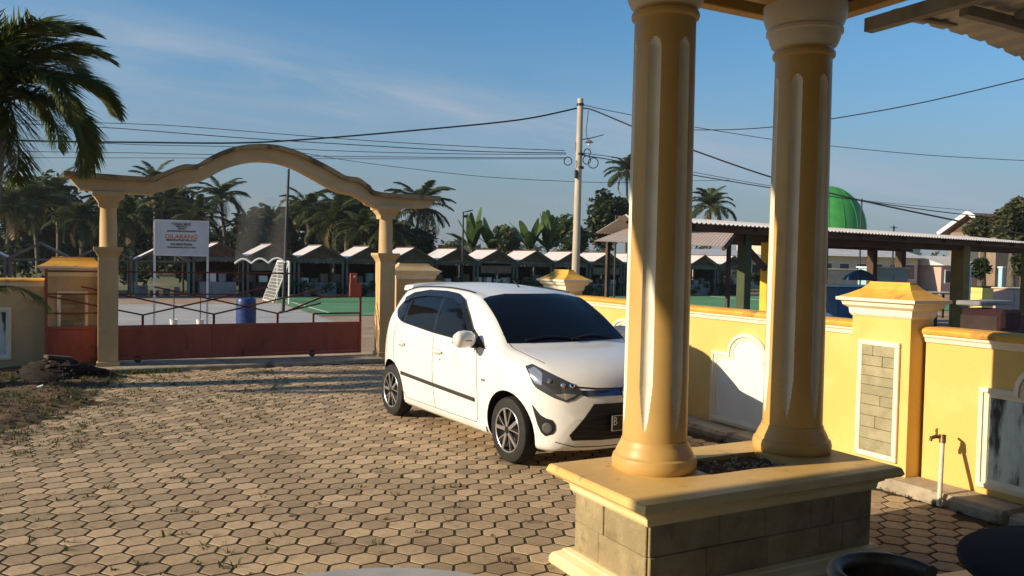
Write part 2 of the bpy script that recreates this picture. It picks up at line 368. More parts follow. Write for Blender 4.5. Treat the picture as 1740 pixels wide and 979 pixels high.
# ---- soil bed in the corner by the gate
def soil_h(x, y):
    b = bed(y) + .10 * math.sin(y * 3.1) + .08 * math.sin(y * 7.7 + 1)
    d = b - x
    if y < 8.4: d = min(d, 0) - (8.4 - y)
    h = .05 * max(0, min(1, d / .5)) + .02 * math.sin(x * 5 + y * 3) * max(0, min(1, d / .4)) - .03 * max(0, min(1, -d / .15))
    return h + .015 * (math.sin(x * 17.3 + y * 9.1) * math.sin(y * 13.7 - x * 7))
nx, ny = 90, 80; sm = MB(); x0, x1, y0, y1 = -7, .95, 7.9, 14.2
for j in range(ny + 1):
    for i in range(nx + 1):
        x = x0 + (x1 - x0) * i / nx; y = y0 + (y1 - y0) * j / ny
        sm.v.append((x, y, soil_h(x, y) - .006))
sm.f = [(j * (nx + 1) + i, j * (nx + 1) + i + 1, (j + 1) * (nx + 1) + i + 1, (j + 1) * (nx + 1) + i) for j in range(ny) for i in range(nx)]
soil = tag(sm.build('soil_bed', M_soil, None, 60), kind='structure')

# ---- concrete threshold under the gate, kerb along the side wall
o = MB().box((2.35, 13.80, .005), (4.4, .96, .11), b=.015).build('gate_threshold', M_kerb); tag(o, kind='structure')
kb = MB()
for k in range(8):
    ya = 2.0 + k * 1.42; kb.box((5.84, ya + .71, .02), (.34, 1.414, .13 + .012 * (k % 3)), b=.03)
o = kb.build('side_kerb', M_kerb); tag(o, kind='structure')

# ================================================================== BOUNDARY WALLS
def arc_panel_poly(w, z0, zs, step, rad):      # outline of the shouldered arch panel, u across, z up
    pts = [(-w, z0), (w, z0), (w, zs), (step, zs)]
    for k in range(0, 13):
        a = PI * k / 12; pts.append((step * math.cos(a), zs + .015 + (rad) * math.sin(a)))
    return pts + [(-step, zs), (-w, zs)]
def inset(poly, d):
    n = len(poly); out = []
    for i in range(n):
        p0, p1, p2 = Vector(poly[i - 1]), Vector(poly[i]), Vector(poly[(i + 1) % n])
        a = (p1 - p0); b = (p2 - p1)
        if a.length < 1e-6: a = b
        if b.length < 1e-6: b = a
        a.normalize(); b.normalize()
        na, nb = Vector((-a.y, a.x)), Vector((-b.y, b.x)); m = (na + nb)
        if m.length < 1e-4: m = na
        m.normalize(); c = max(.5, m.dot(na)); out.append(p1 + m * (d / c))
    return [(p.x, p.y) for p in out]
def wall_seg(label, a, b, nrm, h=1.30, panels=(), pmat=None, wm=None):
    """a, b: ends of the outer face on the ground; nrm: the way the face looks"""
    a, b = Vector(a), Vector(b); L = (b - a).length; d = (b - a).normalized(); n = Vector(nrm)
    rz = math.atan2(d.y, d.x)
    t = thing('boundary_wall', label, 'wall', (a.x, a.y, 0), rz, 'walls round the yard')
    sgn = 1 if Vector((-d.y, d.x)).dot(n.xy) > 0 else -1       # local +y is the face side when sgn = 1
    def loc(x, y, z): return Vector((x, y * sgn, z))
    MB().box((L / 2, -.075 * sgn, h / 2 - .06), (L, .15, h - .12 + .06)).build('wall_body', wm or M_wall, t)
    def mould(name, prof, m):
        mb = MB(); mb.prism(prof, lambda y, z: loc(.0, y, z), lambda y, z: loc(L, y, z)); o = mb.build(name, m, t); fixn(o); return o
    mould('coping', [(-.19, h - .052), (.055, h - .052), (.062, h - .03), (.05, h - .012), (0, h + .004), (-.16, h + .004), (-.19, h - .02)], M_cope)
    mould('moulding', [(-.14, h - .118), (.014, h - .118), (.02, h - .10), (.024, h - .085), (.038, h - .075), (.042, h - .055), (-.14, h - .055)], M_white)
    for (u, w, z0, zs, st, rad) in panels:
        outer = arc_panel_poly(w, z0, zs, st, rad); mid = inset(outer, .035); inn = inset(outer, .07)
        P = MB(); P.prism(inn, lambda x, z: loc(u + x, .002, z), lambda x, z: loc(u + x, .006, z)); pn = P.build('arched_panel', pmat or M_panel, t); fixn(pn)
        fr = MB(); k = len(outer)
        for ring0, ring1, y0_, y1_ in ((outer, mid, .030, .036), (mid, inn, .022, .014)):
            vs_ = [loc(u + p[0], .001, p[1]) for p in ring0] + [loc(u + p[0], y0_, p[1]) for p in ring0] + [loc(u + p[0], y1_, p[1]) for p in ring1] + [loc(u + p[0], .001, p[1]) for p in ring1]
            fs_ = []
            for i in range(k):
                j = (i + 1) % k
                fs_ += [(i, j, k + j, k + i), (k + i, k + j, 2 * k + j, 2 * k + i), (2 * k + i, 2 * k + j, 3 * k + j, 3 * k + i)]
            fr.add(vs_, fs_)
        fixn(fr.build('panel_frame', M_white, pn))
    return t
WX = 6.0
wall_seg('sunlit yellow side wall with white arched panel shaded by the car', (WX, 4.93), (WX, 9.62), (-1, 0, 0), panels=((6.30 - 4.93, .52, .10, .85, .27, .205), (8.45 - 4.93, .52, .10, .85, .27, .205)))
wall_seg('yellow side wall stretch with mouldy arched panel behind the tap', (WX, 1.2), (WX, 4.31), (-1, 0, 0), panels=((3.30 - 1.2, .54, .14, .89, .28, .215),), pmat=M_mould)
wall_seg('yellow side wall stretch hidden behind the white car', (WX, 10.18), (WX, 14.22), (-1, 0, 0))
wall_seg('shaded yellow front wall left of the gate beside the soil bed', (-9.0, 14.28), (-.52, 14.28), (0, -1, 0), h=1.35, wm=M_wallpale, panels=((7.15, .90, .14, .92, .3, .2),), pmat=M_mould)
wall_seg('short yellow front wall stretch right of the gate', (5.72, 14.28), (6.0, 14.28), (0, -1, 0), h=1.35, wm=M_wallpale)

def pillar(label, c, w, dpt, h, facing, wm, capm, stone, stone_mat, stp=.045):
    """c: centre on the ground; stone panel on the face that looks along 'facing'"""
    rz = {'-x': -PI / 2, '-y': 0}[facing]
    t = thing('wall_pillar', label, 'pillar', (c[0], c[1], 0), rz, 'pillars of the yard wall')
    hw, hd = w / 2, dpt / 2
    MB().box((0, 0, (h - .27) / 2), (w, dpt, h - .27)).build('shaft', wm, t)
    MB().sqlathe([((hw + .006, hd + .006), h - .29), ((hw + .02, hd + .02), h - .27), ((hw + .025, hd + .025), h - .225), ((hw + .06, hd + .06), h - .20), ((hw + .068, hd + .068), h - .17), ((hw + .10, hd + .10), h - .16), ((hw + .10, hd + .10), h - .135)]).build('cornice', M_white, t)
    MB().sqlathe([((hw + .095, hd + .095), h - .136), ((hw + .03, hd + .03), h - .105), ((hw - .045, hd - .045), h - .06), ((hw - .085, hd - .085), h - .015), ((hw - .09, hd - .09), h)]).build('cap', capm, t)
    if stone:
        pw, z0, z1 = stone
        fr = MB()
        for (a, b) in (((-pw - stp, z0 - stp), (pw + stp, z0)), ((-pw - stp, z1), (pw + stp, z1 + stp)), ((-pw - stp, z0), (-pw, z1)), ((pw, z0), (pw + stp, z1))):
            fr.box(((a[0] + b[0]) / 2, -hd - .012, (a[1] + b[1]) / 2), (b[0] - a[0], .03, b[1] - a[1]), b=.006)
            g = .4
        fr.build('frame', M_white, t)
        back = MB().box((0, -hd - .002, (z0 + z1) / 2), (2 * pw, .006, z1 - z0)).build('stone_panel', M_mortar, t)
        rn = random.Random(int(c[1] * 100)); z = z0
        while z < z1 - .02:
            hh = min(rn.uniform(.065, .12), z1 - z)
            if z1 - z - hh < .03: hh = z1 - z
            x = -pw; cuts = [rn.uniform(.3, .7) * 2 * pw - pw] if rn.random() < .65 else []
            for xe in cuts + [pw]:
                MB().box(((x + xe) / 2, -hd - .010 - rn.uniform(0, .005), z + hh / 2), (xe - x - .0025, .016, hh - .003), b=.003).build('stone', stone_mat, back); x = xe
            z += hh
    return t
pillar('sunlit yellow pillar with stone panel on the side wall', (5.97, 4.615), .56, .26, 1.65, '-x', M_wall, M_cope, (.155, .235, 1.12), M_stonep)
pillar('sunlit yellow wall pillar capped just behind the car', (5.97, 9.90), .56, .26, 1.65, '-x', M_wall, M_cope, None, None)
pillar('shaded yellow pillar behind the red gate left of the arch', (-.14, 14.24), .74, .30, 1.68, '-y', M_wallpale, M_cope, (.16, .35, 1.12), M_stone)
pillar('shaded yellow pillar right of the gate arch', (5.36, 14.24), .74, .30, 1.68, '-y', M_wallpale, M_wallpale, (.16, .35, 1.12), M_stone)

# ================================================================== GATE ARCH
ga = thing('gate_arch', 'pale yellow ogee gate arch on two round columns', 'arch', (2.6, 13.8, 0))
T = [(-.25, 2.93), (.82, 2.91), (1.00, 2.965), (1.28, 3.105), (1.40, 3.14), (1.55, 3.15), (1.70, 3.255), (1.95, 3.40), (2.2, 3.49), (2.45, 3.535), (2.65, 3.545), (2.85, 3.53), (3.1, 3.47), (3.38, 3.36), (3.65, 3.24), (3.86, 3.135), (3.98, 3.115), (4.12, 3.10), (4.30, 2.99), (4.50, 2.885), (5.6, 2.875)]
Bt = [(-.05, 2.68), (.82, 2.655), (1.00, 2.70), (1.28, 2.80), (1.42, 2.85), (1.58, 2.89), (1.74, 2.97), (1.98, 3.12), (2.22, 3.22), (2.45, 3.275), (2.65, 3.285), (2.85, 3.27), (3.08, 3.21), (3.34, 3.09), (3.60, 2.96), (3.80, 2.87), (3.93, 2.84), (4.08, 2.82), (4.28, 2.73), (4.48, 2.64), (5.4, 2.66)]
def dens(P, n=4):
    out = []
    for i in range(len(P) - 1):
        p0, p1, p2, p3 = [Vector(P[min(max(i + k, 0), len(P) - 1)]) for k in (-1, 0, 1, 2)]
        for q in range(n):
            t = q / n; out.append(tuple(.5 * ((2 * p1) + (p2 - p0) * t + (2 * p0 - 5 * p1 + 4 * p2 - p3) * t * t + (3 * p1 - p0 - 3 * p2 + p3) * t ** 3)))
    return out + [tuple(P[-1])]
T, Bt = dens(T), dens(Bt)
Mid = [(t[0], t[1] - .075) for t in T]
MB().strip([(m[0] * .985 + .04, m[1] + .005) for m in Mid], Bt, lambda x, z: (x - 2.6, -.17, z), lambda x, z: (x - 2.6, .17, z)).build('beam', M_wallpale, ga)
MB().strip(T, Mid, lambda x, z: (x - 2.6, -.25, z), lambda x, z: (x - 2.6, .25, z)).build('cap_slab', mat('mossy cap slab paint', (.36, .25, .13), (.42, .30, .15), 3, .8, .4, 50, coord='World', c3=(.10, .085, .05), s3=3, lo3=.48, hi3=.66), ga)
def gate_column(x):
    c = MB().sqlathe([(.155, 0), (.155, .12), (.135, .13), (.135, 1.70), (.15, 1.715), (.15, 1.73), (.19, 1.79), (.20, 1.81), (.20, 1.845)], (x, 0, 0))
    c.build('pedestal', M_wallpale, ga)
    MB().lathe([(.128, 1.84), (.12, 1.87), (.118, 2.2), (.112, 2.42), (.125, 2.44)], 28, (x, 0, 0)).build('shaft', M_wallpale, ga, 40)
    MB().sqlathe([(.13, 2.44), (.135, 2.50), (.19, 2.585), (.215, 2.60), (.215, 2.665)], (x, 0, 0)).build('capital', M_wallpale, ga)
    g = MB().box((x - .137, 0, 1.0), (.006, .06, 1.3))
    g.build('groove', M_cope, ga)
gate_column(.33 - 2.6); gate_column(4.68 - 2.6)

# ================================================================== SLIDING GATE (runs behind the left column)
gt = thing('sliding_gate', 'red steel sliding gate with diamond rods behind the arch columns', 'gate', (2.0, 13.995, .0))
def P(x, z, y=0.0): return Vector((x - 2.0, y, z))
XL, XR, ZB, ZT, ZM = -.50, 4.32, .12, .62, 1.47
pn = MB()
MB().box(P((XL + XR) / 2, (ZB + ZT) / 2), (XR - XL - .06, .008, ZT - ZB - .05)).build('sheet_panel', M_red, gt)
fb = MB()
for z in (ZB, ZT): fb.box(P((XL + XR) / 2, z), (XR - XL, .045, .045), b=.004)
for x in (XL + .01, 1.87, XR - .02): fb.box(P(x, (ZB + ZT) / 2), (.04, .04, ZT - ZB))
fb.build('panel_frame', M_red, gt)
def rod(a, b, w=.028, m=M_reddk): MB().bar(P(*a), P(*b), w, w).build('rod', m, gt)
rod((XL + .012, ZT), (XL + .012, 1.50), .035, M_red)
rod((XR - .02, ZT), (XR - .02, 1.30), .035)
rod((XL, 1.47), (3.3, 1.47), .026); rod((XL, 1.13), (2.4, 1.12), .022)
rod((XL, .84), (.3, .84), .022)
us = [.3, 1.03, 1.78, 2.55, 3.3]
for u in (.82, 1.87, 2.88):
    rod((u, ZT), (u, .80), .034)
    for s_ in (-1, 1):
        k = 1.0
        while k > .05 and not (XL < u + s_ * 1.9 * k < 3.62): k -= .02
        rod((u, .80), (u + s_ * 1.9 * k, .80 + .44 * k), .024)
rod((3.05, .84), (3.62, 1.07)); rod((3.62, 1.07), (4.30, 1.08)); rod((3.35, 1.22), (3.62, 1.07), .02)
rod((3.48, ZT), (3.48, .79), .03); rod((3.48, .79), (4.30, .79), .03)
lb = MB().box(P(4.20, 1.20), (.2, .05, .24), b=.008).box(P(4.17, 1.40), (.12, .045, .17), b=.006); lk = lb.build('lock_box', M_red, gt)
MB().box(P(4.18, 1.43, -.028), (.03, .01, .04)).build('keyhole_plate', M_whitepost, lk)
w = MB(); w.tube([P(3.46, .115, -.02), P(3.46, .115, .02)], .055, 20); w.build('wheel', M_steel, gt)
MB().box(P(3.46, .15), (.06, .06, .05)).build('wheel_bracket', M_reddk, gt)
w = MB(); w.tube([P(.75, .115, -.02), P(.75, .115, .02)], .055, 20); w.build('wheel', M_steel, gt)

# ================================================================== PORCH: floor, planter, columns, roof
fl = [(-7, -2.6), (5.4, -2.6), (5.4, 1.9), (4.6, 2.7), (2.3, 3.0), (1.95, 3.45)]
for k in range(13):
    a = PI * (.12 + .76 * k / 12); fl.append((1.0 + 1.0 * math.cos(a), 3.22 + .93 * math.sin(a)))
fl += [(-.1, 3.3), (-7, 3.3)]
pf = MB(); pf.prism(fl, lambda x, y: (x, y, -.03), lambda x, y: (x, y, .15))
M_tile = mat('pale grey porch tile', (.34, .35, .34), (.40, .40, .38), 5, .35, .05, 60, coord='World', c3=(.2, .19, .17), s3=7, lo3=.6, hi3=.75)
po = fixn(pf.build('porch_floor', M_tile)); tag(po, kind='structure')

PLX, PLY, PRZ = 3.385, 3.70, R(0.6)
pl = thing('planter_box', 'stone clad planter box carrying the two porch columns', 'planter', (PLX, PLY, 0), PRZ)
MB().sqlathe([((.945, .45), -.03), ((.945, .45), .035), ((.93, .435), .06), ((.89, .395), .08), ((.885, .39), .09), ((.86, .365), .10)]).build('plinth', M_cream, pl)
HX, HY = .83, .335
core = MB().box((0, 0, .265), (2 * HX, 2 * HY, .35)).build('core', M_mortar, pl)
rn = random.Random(5)
def course(axis, side, z0, z1):
    L = HX if axis == 'x' else HY; p = -L
    while p < L - .02:
        q = min(p + rn.uniform(.18, .5), L)
        if L - q < .09: q = L
        d_ = .020 + rn.uniform(-.004, .005); c_ = (p + q) / 2; ln = q - p - .0025
        if axis == 'x': MB().box((c_, side * (HY + d_ / 2 - .004), (z0 + z1) / 2), (ln, d_, z1 - z0 - .002), b=.004).build('stone', M_stone, core)
        else: MB().box((side * (HX + d_ / 2 - .004), c_, (z0 + z1) / 2), (d_, ln, z1 - z0 - .002), b=.004).build('stone', M_stone, core)
        p = q
for side in (-1, 1):
    for axis in 'xy':
        for z0, z1 in ((.096, .265), (.265, .432)): course(axis, side, z0, z1)
MB().sqlathe([((HX + .02, HY + .02), .43), ((HX + .03, HY + .03), .445), ((HX + .035, HY + .035), .475), ((HX + .06, HY + .06), .49), ((HX + .065, HY + .065), .522), ((HX + .09, HY + .09), .528)]).build('moulding', M_cream, pl)
# slab with a planting hole between the columns
hx, hy = HX + .12, HY + .13
ox0, ox1, oy0, oy1 = -.24, .42, -.13, .20
sb = MB()
prof = [(0, .524), (.012, .540), (.0, .572), (-.01, .58)]
out = [[(-hx - e, -hy - e, z), (hx + e, -hy - e, z), (hx + e, hy + e, z), (-hx - e, hy + e, z)] for e, z in prof]
vs_ = [p for r_ in out for p in r_]; fs_ = [(i * 4 + k, i * 4 + (k + 1) % 4, (i + 1) * 4 + (k + 1) % 4, (i + 1) * 4 + k) for i in range(3) for k in range(4)]
b0 = len(vs_); hole = [(ox0, oy0), (ox1, oy0), (ox1, oy1), (ox0, oy1)]
vs_ += [(x, y, .58) for x, y in hole] + [(x, y, .40) for x, y in hole]
fs_ += [(12 + k, 12 + (k + 1) % 4, b0 + (k + 1) % 4, b0 + k) for k in range(4)] + [(b0 + k, b0 + (k + 1) % 4, b0 + 4 + (k + 1) % 4, b0 + 4 + k) for k in range(4)]
fs_ += [(3, 2, 1, 0)]
sb.add(vs_, fs_); so_ = sb.build('slab', M_slab, pl)
ps = MB(); rn = random.Random(3)
for i in range(17):
    for j in range(9): ps.v.append((ox0 + (ox1 - ox0) * i / 16, oy0 + (oy1 - oy0) * j / 8, .548 + rn.uniform(-.012, .018)))
ps.f = [(j * 0 + i * 9 + j, (i + 1) * 9 + j, (i + 1) * 9 + j + 1, i * 9 + j + 1) for i in range(16) for j in range(8)]
tag(ps.build('planter_soil', M_soil, pl), kind='stuff')
gv = MB()
for k in range(70):
    s_ = rn.uniform(.008, .02); gv.box((rn.uniform(ox0 + .02, ox1 - .02), rn.uniform(oy0 + .02, oy1 - .02), .558 + rn.uniform(0, .01)), (s_ * 1.5, s_, s_), rn.uniform(0, 3), s_ * .3)
tag(gv.build('gravel', M_kerb, pl), kind='stuff')

def porch_column(label, cx, cy, flutes, seed, hs=1.0):
    t = thing('porch_column', label, 'column', (cx, cy, .58), 0, 'fluted porch columns')
    MB().lathe([(.235, 0), (.243, .01), (.246, .045), (.238, .075), (.225, .085), (.222, .10), (.205, .135), (.196, .15), (.192, .17)], 48, (0, 0, 0)).build('base', M_column, t, 35)
    NA, zs = 300, []
    z0, z1, R0, R1 = .165, 2.56, .186, .174
    zs = [z0 + (z1 - z0) * k / 200 for k in range(201)]
    grid = []; gm = []
    fa, fb_ = .165, .42
    hwid = R(11.5)
    for z in zs:
        row, rowm = [], []
        for k in range(NA):
            a = 2 * PI * k / NA; Rz = R0 + (R1 - R0) * (z - z0) / (z1 - z0); g = 0
            for f0 in flutes:
                d = abs((a - f0 + PI) % (2 * PI) - PI); wz = hwid
                zl, zh = .24, 2.42
                if z < zl or z > zh: continue
                if z < zl + .25: wz *= ((z - zl) / .25) ** .6          # pointed foot
                if z > zh - .04: wz *= max(0.02, 1 - ((z - zh + .04) / .04) ** 2) ** .5
                if d < wz: g = max(g, math.cos(d / wz * PI / 2) ** .7 * min(1, wz / hwid))
            row.append((math.cos(a) * (Rz - .030 * g), math.sin(a) * (Rz - .030 * g), z)); rowm.append(g > .04)
        grid.append(row); gm.append(rowm)
    sh = MB(); fl_ = [MB() for _ in flutes]
    base = [p for row in grid for p in row]; F0 = []; FF = [[] for _ in flutes]
    for i in range(len(zs) - 1):
        for k in range(NA):
            k2 = (k + 1) % NA; q = (i * NA + k, i * NA + k2, (i + 1) * NA + k2, (i + 1) * NA + k)
            if (gm[i][k] + gm[i][k2] + gm[i + 1][k2] + gm[i + 1][k]) >= 2:
                a = 2 * PI * (k + .5) / NA; n = min(range(len(flutes)), key=lambda m_: abs((a - flutes[m_] + PI) % (2 * PI) - PI)); FF[n].append(q)
            else: F0.append(q)
    def sub(F):
        m = MB(); idx = {}
        for q in F:
            r_ = []
            for i in q:
                if i not in idx: idx[i] = len(m.v); m.v.append(base[i])
                r_.append(idx[i])
            m.f.append(tuple(r_))
        return m
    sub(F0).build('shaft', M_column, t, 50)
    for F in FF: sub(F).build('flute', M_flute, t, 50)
    MB().lathe([(.174, 2.55), (.190, 2.562), (.194, 2.578), (.19, 2.592), (.178, 2.60), (.178, 2.62)], 48).build('collar', M_column, t, 35)
    MB().lathe([(.178, 2.615), (.20, 2.635), (.215, 2.67), (.222, 2.705), (.236, 2.715), (.236, 2.735), (.225, 2.745), (.24, 2.775), (.252, 2.81), (.256, 2.85), (.256, 2.895), (.2, 2.90), (.2, 2.93)], 48).build('capital', M_capital, t, 35)
    for c_ in t.children: c_.scale.z = hs
    return t
def flute_angles(cx, cy, offs):
    base = math.atan2(-cy, -cx)                        # towards the camera
    return [base + R(o) for o in offs]
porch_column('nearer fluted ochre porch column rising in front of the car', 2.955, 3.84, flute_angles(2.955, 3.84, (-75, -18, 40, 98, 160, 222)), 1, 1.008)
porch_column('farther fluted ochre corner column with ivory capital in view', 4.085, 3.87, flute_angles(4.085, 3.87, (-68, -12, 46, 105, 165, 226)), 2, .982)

rf = thing('porch_roof', 'porch roof with ochre fascia and dark ceiling on the columns', 'roof', (0, 0, 3.5))
RX0, RX1, RY0, RY1 = -6.5, 4.74, -2.6, 4.44
M_ceil = mat('dark brown ceiling board', (.075, .04, .026), (.055, .03, .02), 3, .6, .1, 40, coord='World')
MB().box(((RX0 + RX1) / 2, (RY0 + RY1) / 2, .10), (RX1 - RX0 - .16, RY1 - RY0 - .16, .04)).build('ceiling', M_ceil, rf)
fm = mat('ochre fascia paint', (.50, .30, .085), (.55, .34, .11), 3, .55, .1, 60, coord='World')
MB().box(((RX0 + RX1) / 2, RY1 - .05, .10), (RX1 - RX0, .10, .20), b=.006).build('fascia', fm, rf)
MB().box((RX1 - .05, (RY0 + RY1) / 2 - .051, .10), (.10, RY1 - RY0 - .102, .196), b=.006).build('fascia', fm, rf)
for a, b in (((RX0 + .1, 3.86), (4.2, 3.86)),): MB().box(((a[0] + b[0]) / 2, a[1], .0), (b[0] - a[0], .2, .16)).build('beam', fm, rf)
MB().box((4.085, (RY0 + 3.75) / 2, -.001), (.2, 3.75 - RY0, .156)).build('beam', fm, rf)
rt = MB(); rt.add([(RX0, RY0, .2), (RX1, RY0, .2), (RX1, RY1, .2), (RX0, RY1, .2), (RX0 + 3, .9, 1.6), (RX1 - 3.4, .9, 1.6)], [(3, 2, 5, 4), (2, 1, 5), (1, 0, 4, 5), (0, 3, 4), (0, 1, 2, 3)])
rt.build('tiled_roof', mat('brown roof tile', (.16, .07, .045), (.2, .09, .06), 6, .8, .6, 20, coord='World'), rf)

# house front behind the camera, which shuts the porch off
hs = thing('house_front', 'pale yellow house front standing behind the porch', 'house', (0, -2.6, 0))
MB().box((-.5, -.1, 1.75), (13, .2, 3.5)).build('wall', M_wallpale, hs)
dr = MB().box((-.5, .03, 1.2), (1.0, .06, 2.1), b=.01).build('door', mat('varnished door wood', (.12, .05, .02), (.16, .07, .03), 4, .4, stretch=(6, 6, .5)), hs)
MB().box((-.15, .075, 1.1), (.03, .03, .14)).build('handle', M_galv, dr)
for x in (-3.4, 2.6):
    wd = MB().box((x, .02, 1.5), (1.5, .04, 1.3), b=.01).build('window', M_white, hs); MB().box((x, .045, 1.5), (1.34, .012, 1.14)).build('pane', mat('window glass', (.02, .025, .03), rough=.06, spec=.6), wd)

# ---- curved carport roof between porch and side wall
cp = thing('carport_roof', 'curved corrugated metal carport roof beside the porch', 'roof', (5.5, 3.4, 0))
def arc_z(x): return 3.245 - .085 * max(0, (x - 4.62)) ** 2
XS = [4.36 + .038 * k for k in range(63)]
M_sheet = mat('grey metal roof sheet', (.60, .56, .48), (.52, .48, .41), 3, .5, .05, 30, metal=.3, coord='World')
sv = MB()
for i, x in enumerate(XS):
    rib = .022 if i % 5 == 2 else 0
    for y in (-4.6, 0): sv.v.append((x - 5.5, y, arc_z(x) + rib + .03))
for i, x in enumerate(XS):
    rib = .022 if i % 5 == 2 else 0
    for y in (-4.6, 0): sv.v.append((x - 5.5, y, arc_z(x) + rib + .026))
n = len(XS)
for i in range(n - 1):
    sv.f += [(2 * i, 2 * i + 2, 2 * i + 3, 2 * i + 1), (2 * n + 2 * i, 2 * n + 2 * i + 1, 2 * n + 2 * i + 3, 2 * n + 2 * i + 2), (2 * i + 1, 2 * i + 3, 2 * n + 2 * i + 3, 2 * n + 2 * i + 1)]
sv.build('roof_sheet', M_sheet, cp)
M_truss = mat('grey painted steel', (.30, .27, .22), (.24, .21, .17), 6, .6, metal=.2)
for yy in (-.42, -2.2, -4.0):
    tb = MB()
    for i in range(0, n - 2, 4): tb.bar((XS[i] - 5.5, yy, arc_z(XS[i]) - .03), (XS[min(i + 4, n - 1)] - 5.5, yy, arc_z(XS[min(i + 4, n - 1)]) - .03), .05, .06)
    tb.build('rafter', M_truss, cp)
for x, ya in ((4.80, -.45), (5.3, -.45), (5.85, -.45), (6.4, -.45)):
    MB().bar((x - 5.5, ya, arc_z(x) + .0), (x - 5.5, -4.6, arc_z(x) + .0), .05, .04).build('purlin', M_truss, cp)
MB().bar((4.20 - 5.5, .08, 3.225), (4.20 - 5.5, -4.6, 3.225), .07, .08).build('edge_rail', M_truss, cp)
for yy in (-.1, -2, -4): MB().bar((4.20 - 5.5, yy, 3.26), (4.75 - 5.5, yy, 3.28), .04, .04).build('strut', M_truss, cp)
for yy in (-.6, -4.2): MB().box((6.62 - 5.5, yy, 1.46), (.07, .07, 2.92)).build('post', M_truss, cp)

# ================================================================== CAR (local: x back from the nose, y to the car's right side, z up)
CA = Vector((3.282, 6.328, 0)); CB = Vector((3.07, 8.768, 0))           # near-side tyre contacts, front and rear
ax = (CB - CA).normalized(); side = Vector((-ax.y, ax.x, 0))            # side points to the car's right, the side in view
FAX, RAX, HT = .70, 3.155, .765
car_org = CA - ax * FAX - side * HT
Mcar = Matrix(((ax.x, side.x, 0, car_org.x), (ax.y, side.y, 0, car_org.y), (0, 0, 1, 0), (0, 0, 0, 1)))
car = thing('parked_car', 'white five door hatchback parked behind the porch column', 'car')
car.matrix_world = Mcar
M_paint = mat('white car paint', (.80, .795, .775), rough=.32, spec=.5, coat=.6, c4=(.52, .45, .36), s4=3.0, lo4=.45, hi4=.8, a4=.22)
M_glass = mat('tinted car glass', (.005, .0055, .007), rough=.05, spec=.28)
M_visor = mat('smoked window visor', (.010, .012, .018), rough=.18, spec=.5)
M_grille = mat('black grille mesh', (.008, .008, .009), rough=.5)
M_chrome = mat('chrome', (.75, .76, .78), rough=.08, metal=1.0)
M_bluechr = mat('dark blue chrome strip', (.05, .08, .17), rough=.15, metal=.7)
M_alloy = mat('machined alloy', (.62, .62, .63), rough=.28, metal=.85)
M_alloydk = mat('black alloy', (.02, .02, .022), rough=.35, metal=.3)
M_lamp = mat('headlamp housing', (.05, .052, .055), rough=.12, spec=.6, coat=.8)
M_lampl = mat('headlamp clear reflector', (.45, .47, .50), rough=.10, metal=.6, coat=.8)
M_seam = mat('door gap', (.12, .11, .10), rough=.8)
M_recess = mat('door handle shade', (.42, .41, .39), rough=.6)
M_tail = mat('red tail lamp', (.30, .01, .01), rough=.15, coat=.8)
#  x     zb    sill        low         mid         belt        win          roof edge    top
ST = [
 (-.012, .4600, (.50, .4604), (.50, .4608), (.50, .4612), (.50, .4616), (.49, .462), (.47, .4624), .4628),
 (0.00, .34, (.57, .36), (.58, .43), (.58, .50), (.58, .56), (.57, .585), (.55, .60), .615),
 (0.025, .24, (.62, .28), (.64, .41), (.64, .54), (.635, .645), (.615, .68), (.59, .70), .715),
 (0.07, .19, (.66, .23), (.69, .41), (.695, .57), (.685, .715), (.655, .755), (.61, .78), .80),
 (0.15, .175, (.69, .22), (.725, .41), (.735, .60), (.72, .765), (.68, .81), (.625, .84), .865),
 (0.32, .17, (.72, .22), (.76, .42), (.77, .63), (.75, .825), (.70, .875), (.63, .905), .93),
 (0.56, .17, (.75, .23), (.785, .45), (.795, .66), (.775, .875), (.72, .925), (.64, .955), .975),
 (0.76, .17, (.755, .23), (.79, .45), (.80, .67), (.785, .915), (.74, .965), (.675, .99), 1.01),
 (0.90, .17, (.755, .23), (.79, .45), (.80, .68), (.785, .935), (.735, 1.02), (.665, 1.07), 1.10),
 (1.22, .17, (.76, .24), (.79, .45), (.80, .69), (.785, .96), (.725, 1.13), (.64, 1.255), 1.30),
 (1.56, .17, (.76, .24), (.79, .45), (.80, .69), (.785, .975), (.715, 1.23), (.615, 1.40), 1.46),
 (1.80, .17, (.76, .24), (.79, .45), (.80, .69), (.785, .985), (.712, 1.255), (.61, 1.432), 1.50),
 (2.25, .17, (.76, .24), (.79, .45), (.80, .70), (.785, 1.00), (.71, 1.27), (.608, 1.448), 1.522),
 (2.80, .17, (.76, .24), (.79, .45), (.80, .72), (.785, 1.03), (.705, 1.27), (.60, 1.435), 1.512),
 (3.15, .17, (.75, .24), (.785, .46), (.795, .74), (.775, 1.05), (.69, 1.25), (.58, 1.405), 1.485),
 (3.36, .18, (.73, .25), (.77, .48), (.78, .76), (.755, 1.05), (.665, 1.21), (.555, 1.345), 1.43),
 (3.47, .20, (.70, .27), (.75, .50), (.76, .74), (.735, .99), (.65, 1.09), (.545, 1.18), 1.25),
 (3.56, .22, (.67, .29), (.73, .48), (.74, .68), (.72, .85), (.64, .90), (.55, .93), .965),
 (3.62, .26, (.64, .32), (.70, .46), (.71, .60), (.69, .70), (.62, .735), (.54, .755), .775),
 (3.66, .34, (.60, .37), (.66, .45), (.67, .53), (.65, .59), (.59, .61), (.52, .62), .635)]
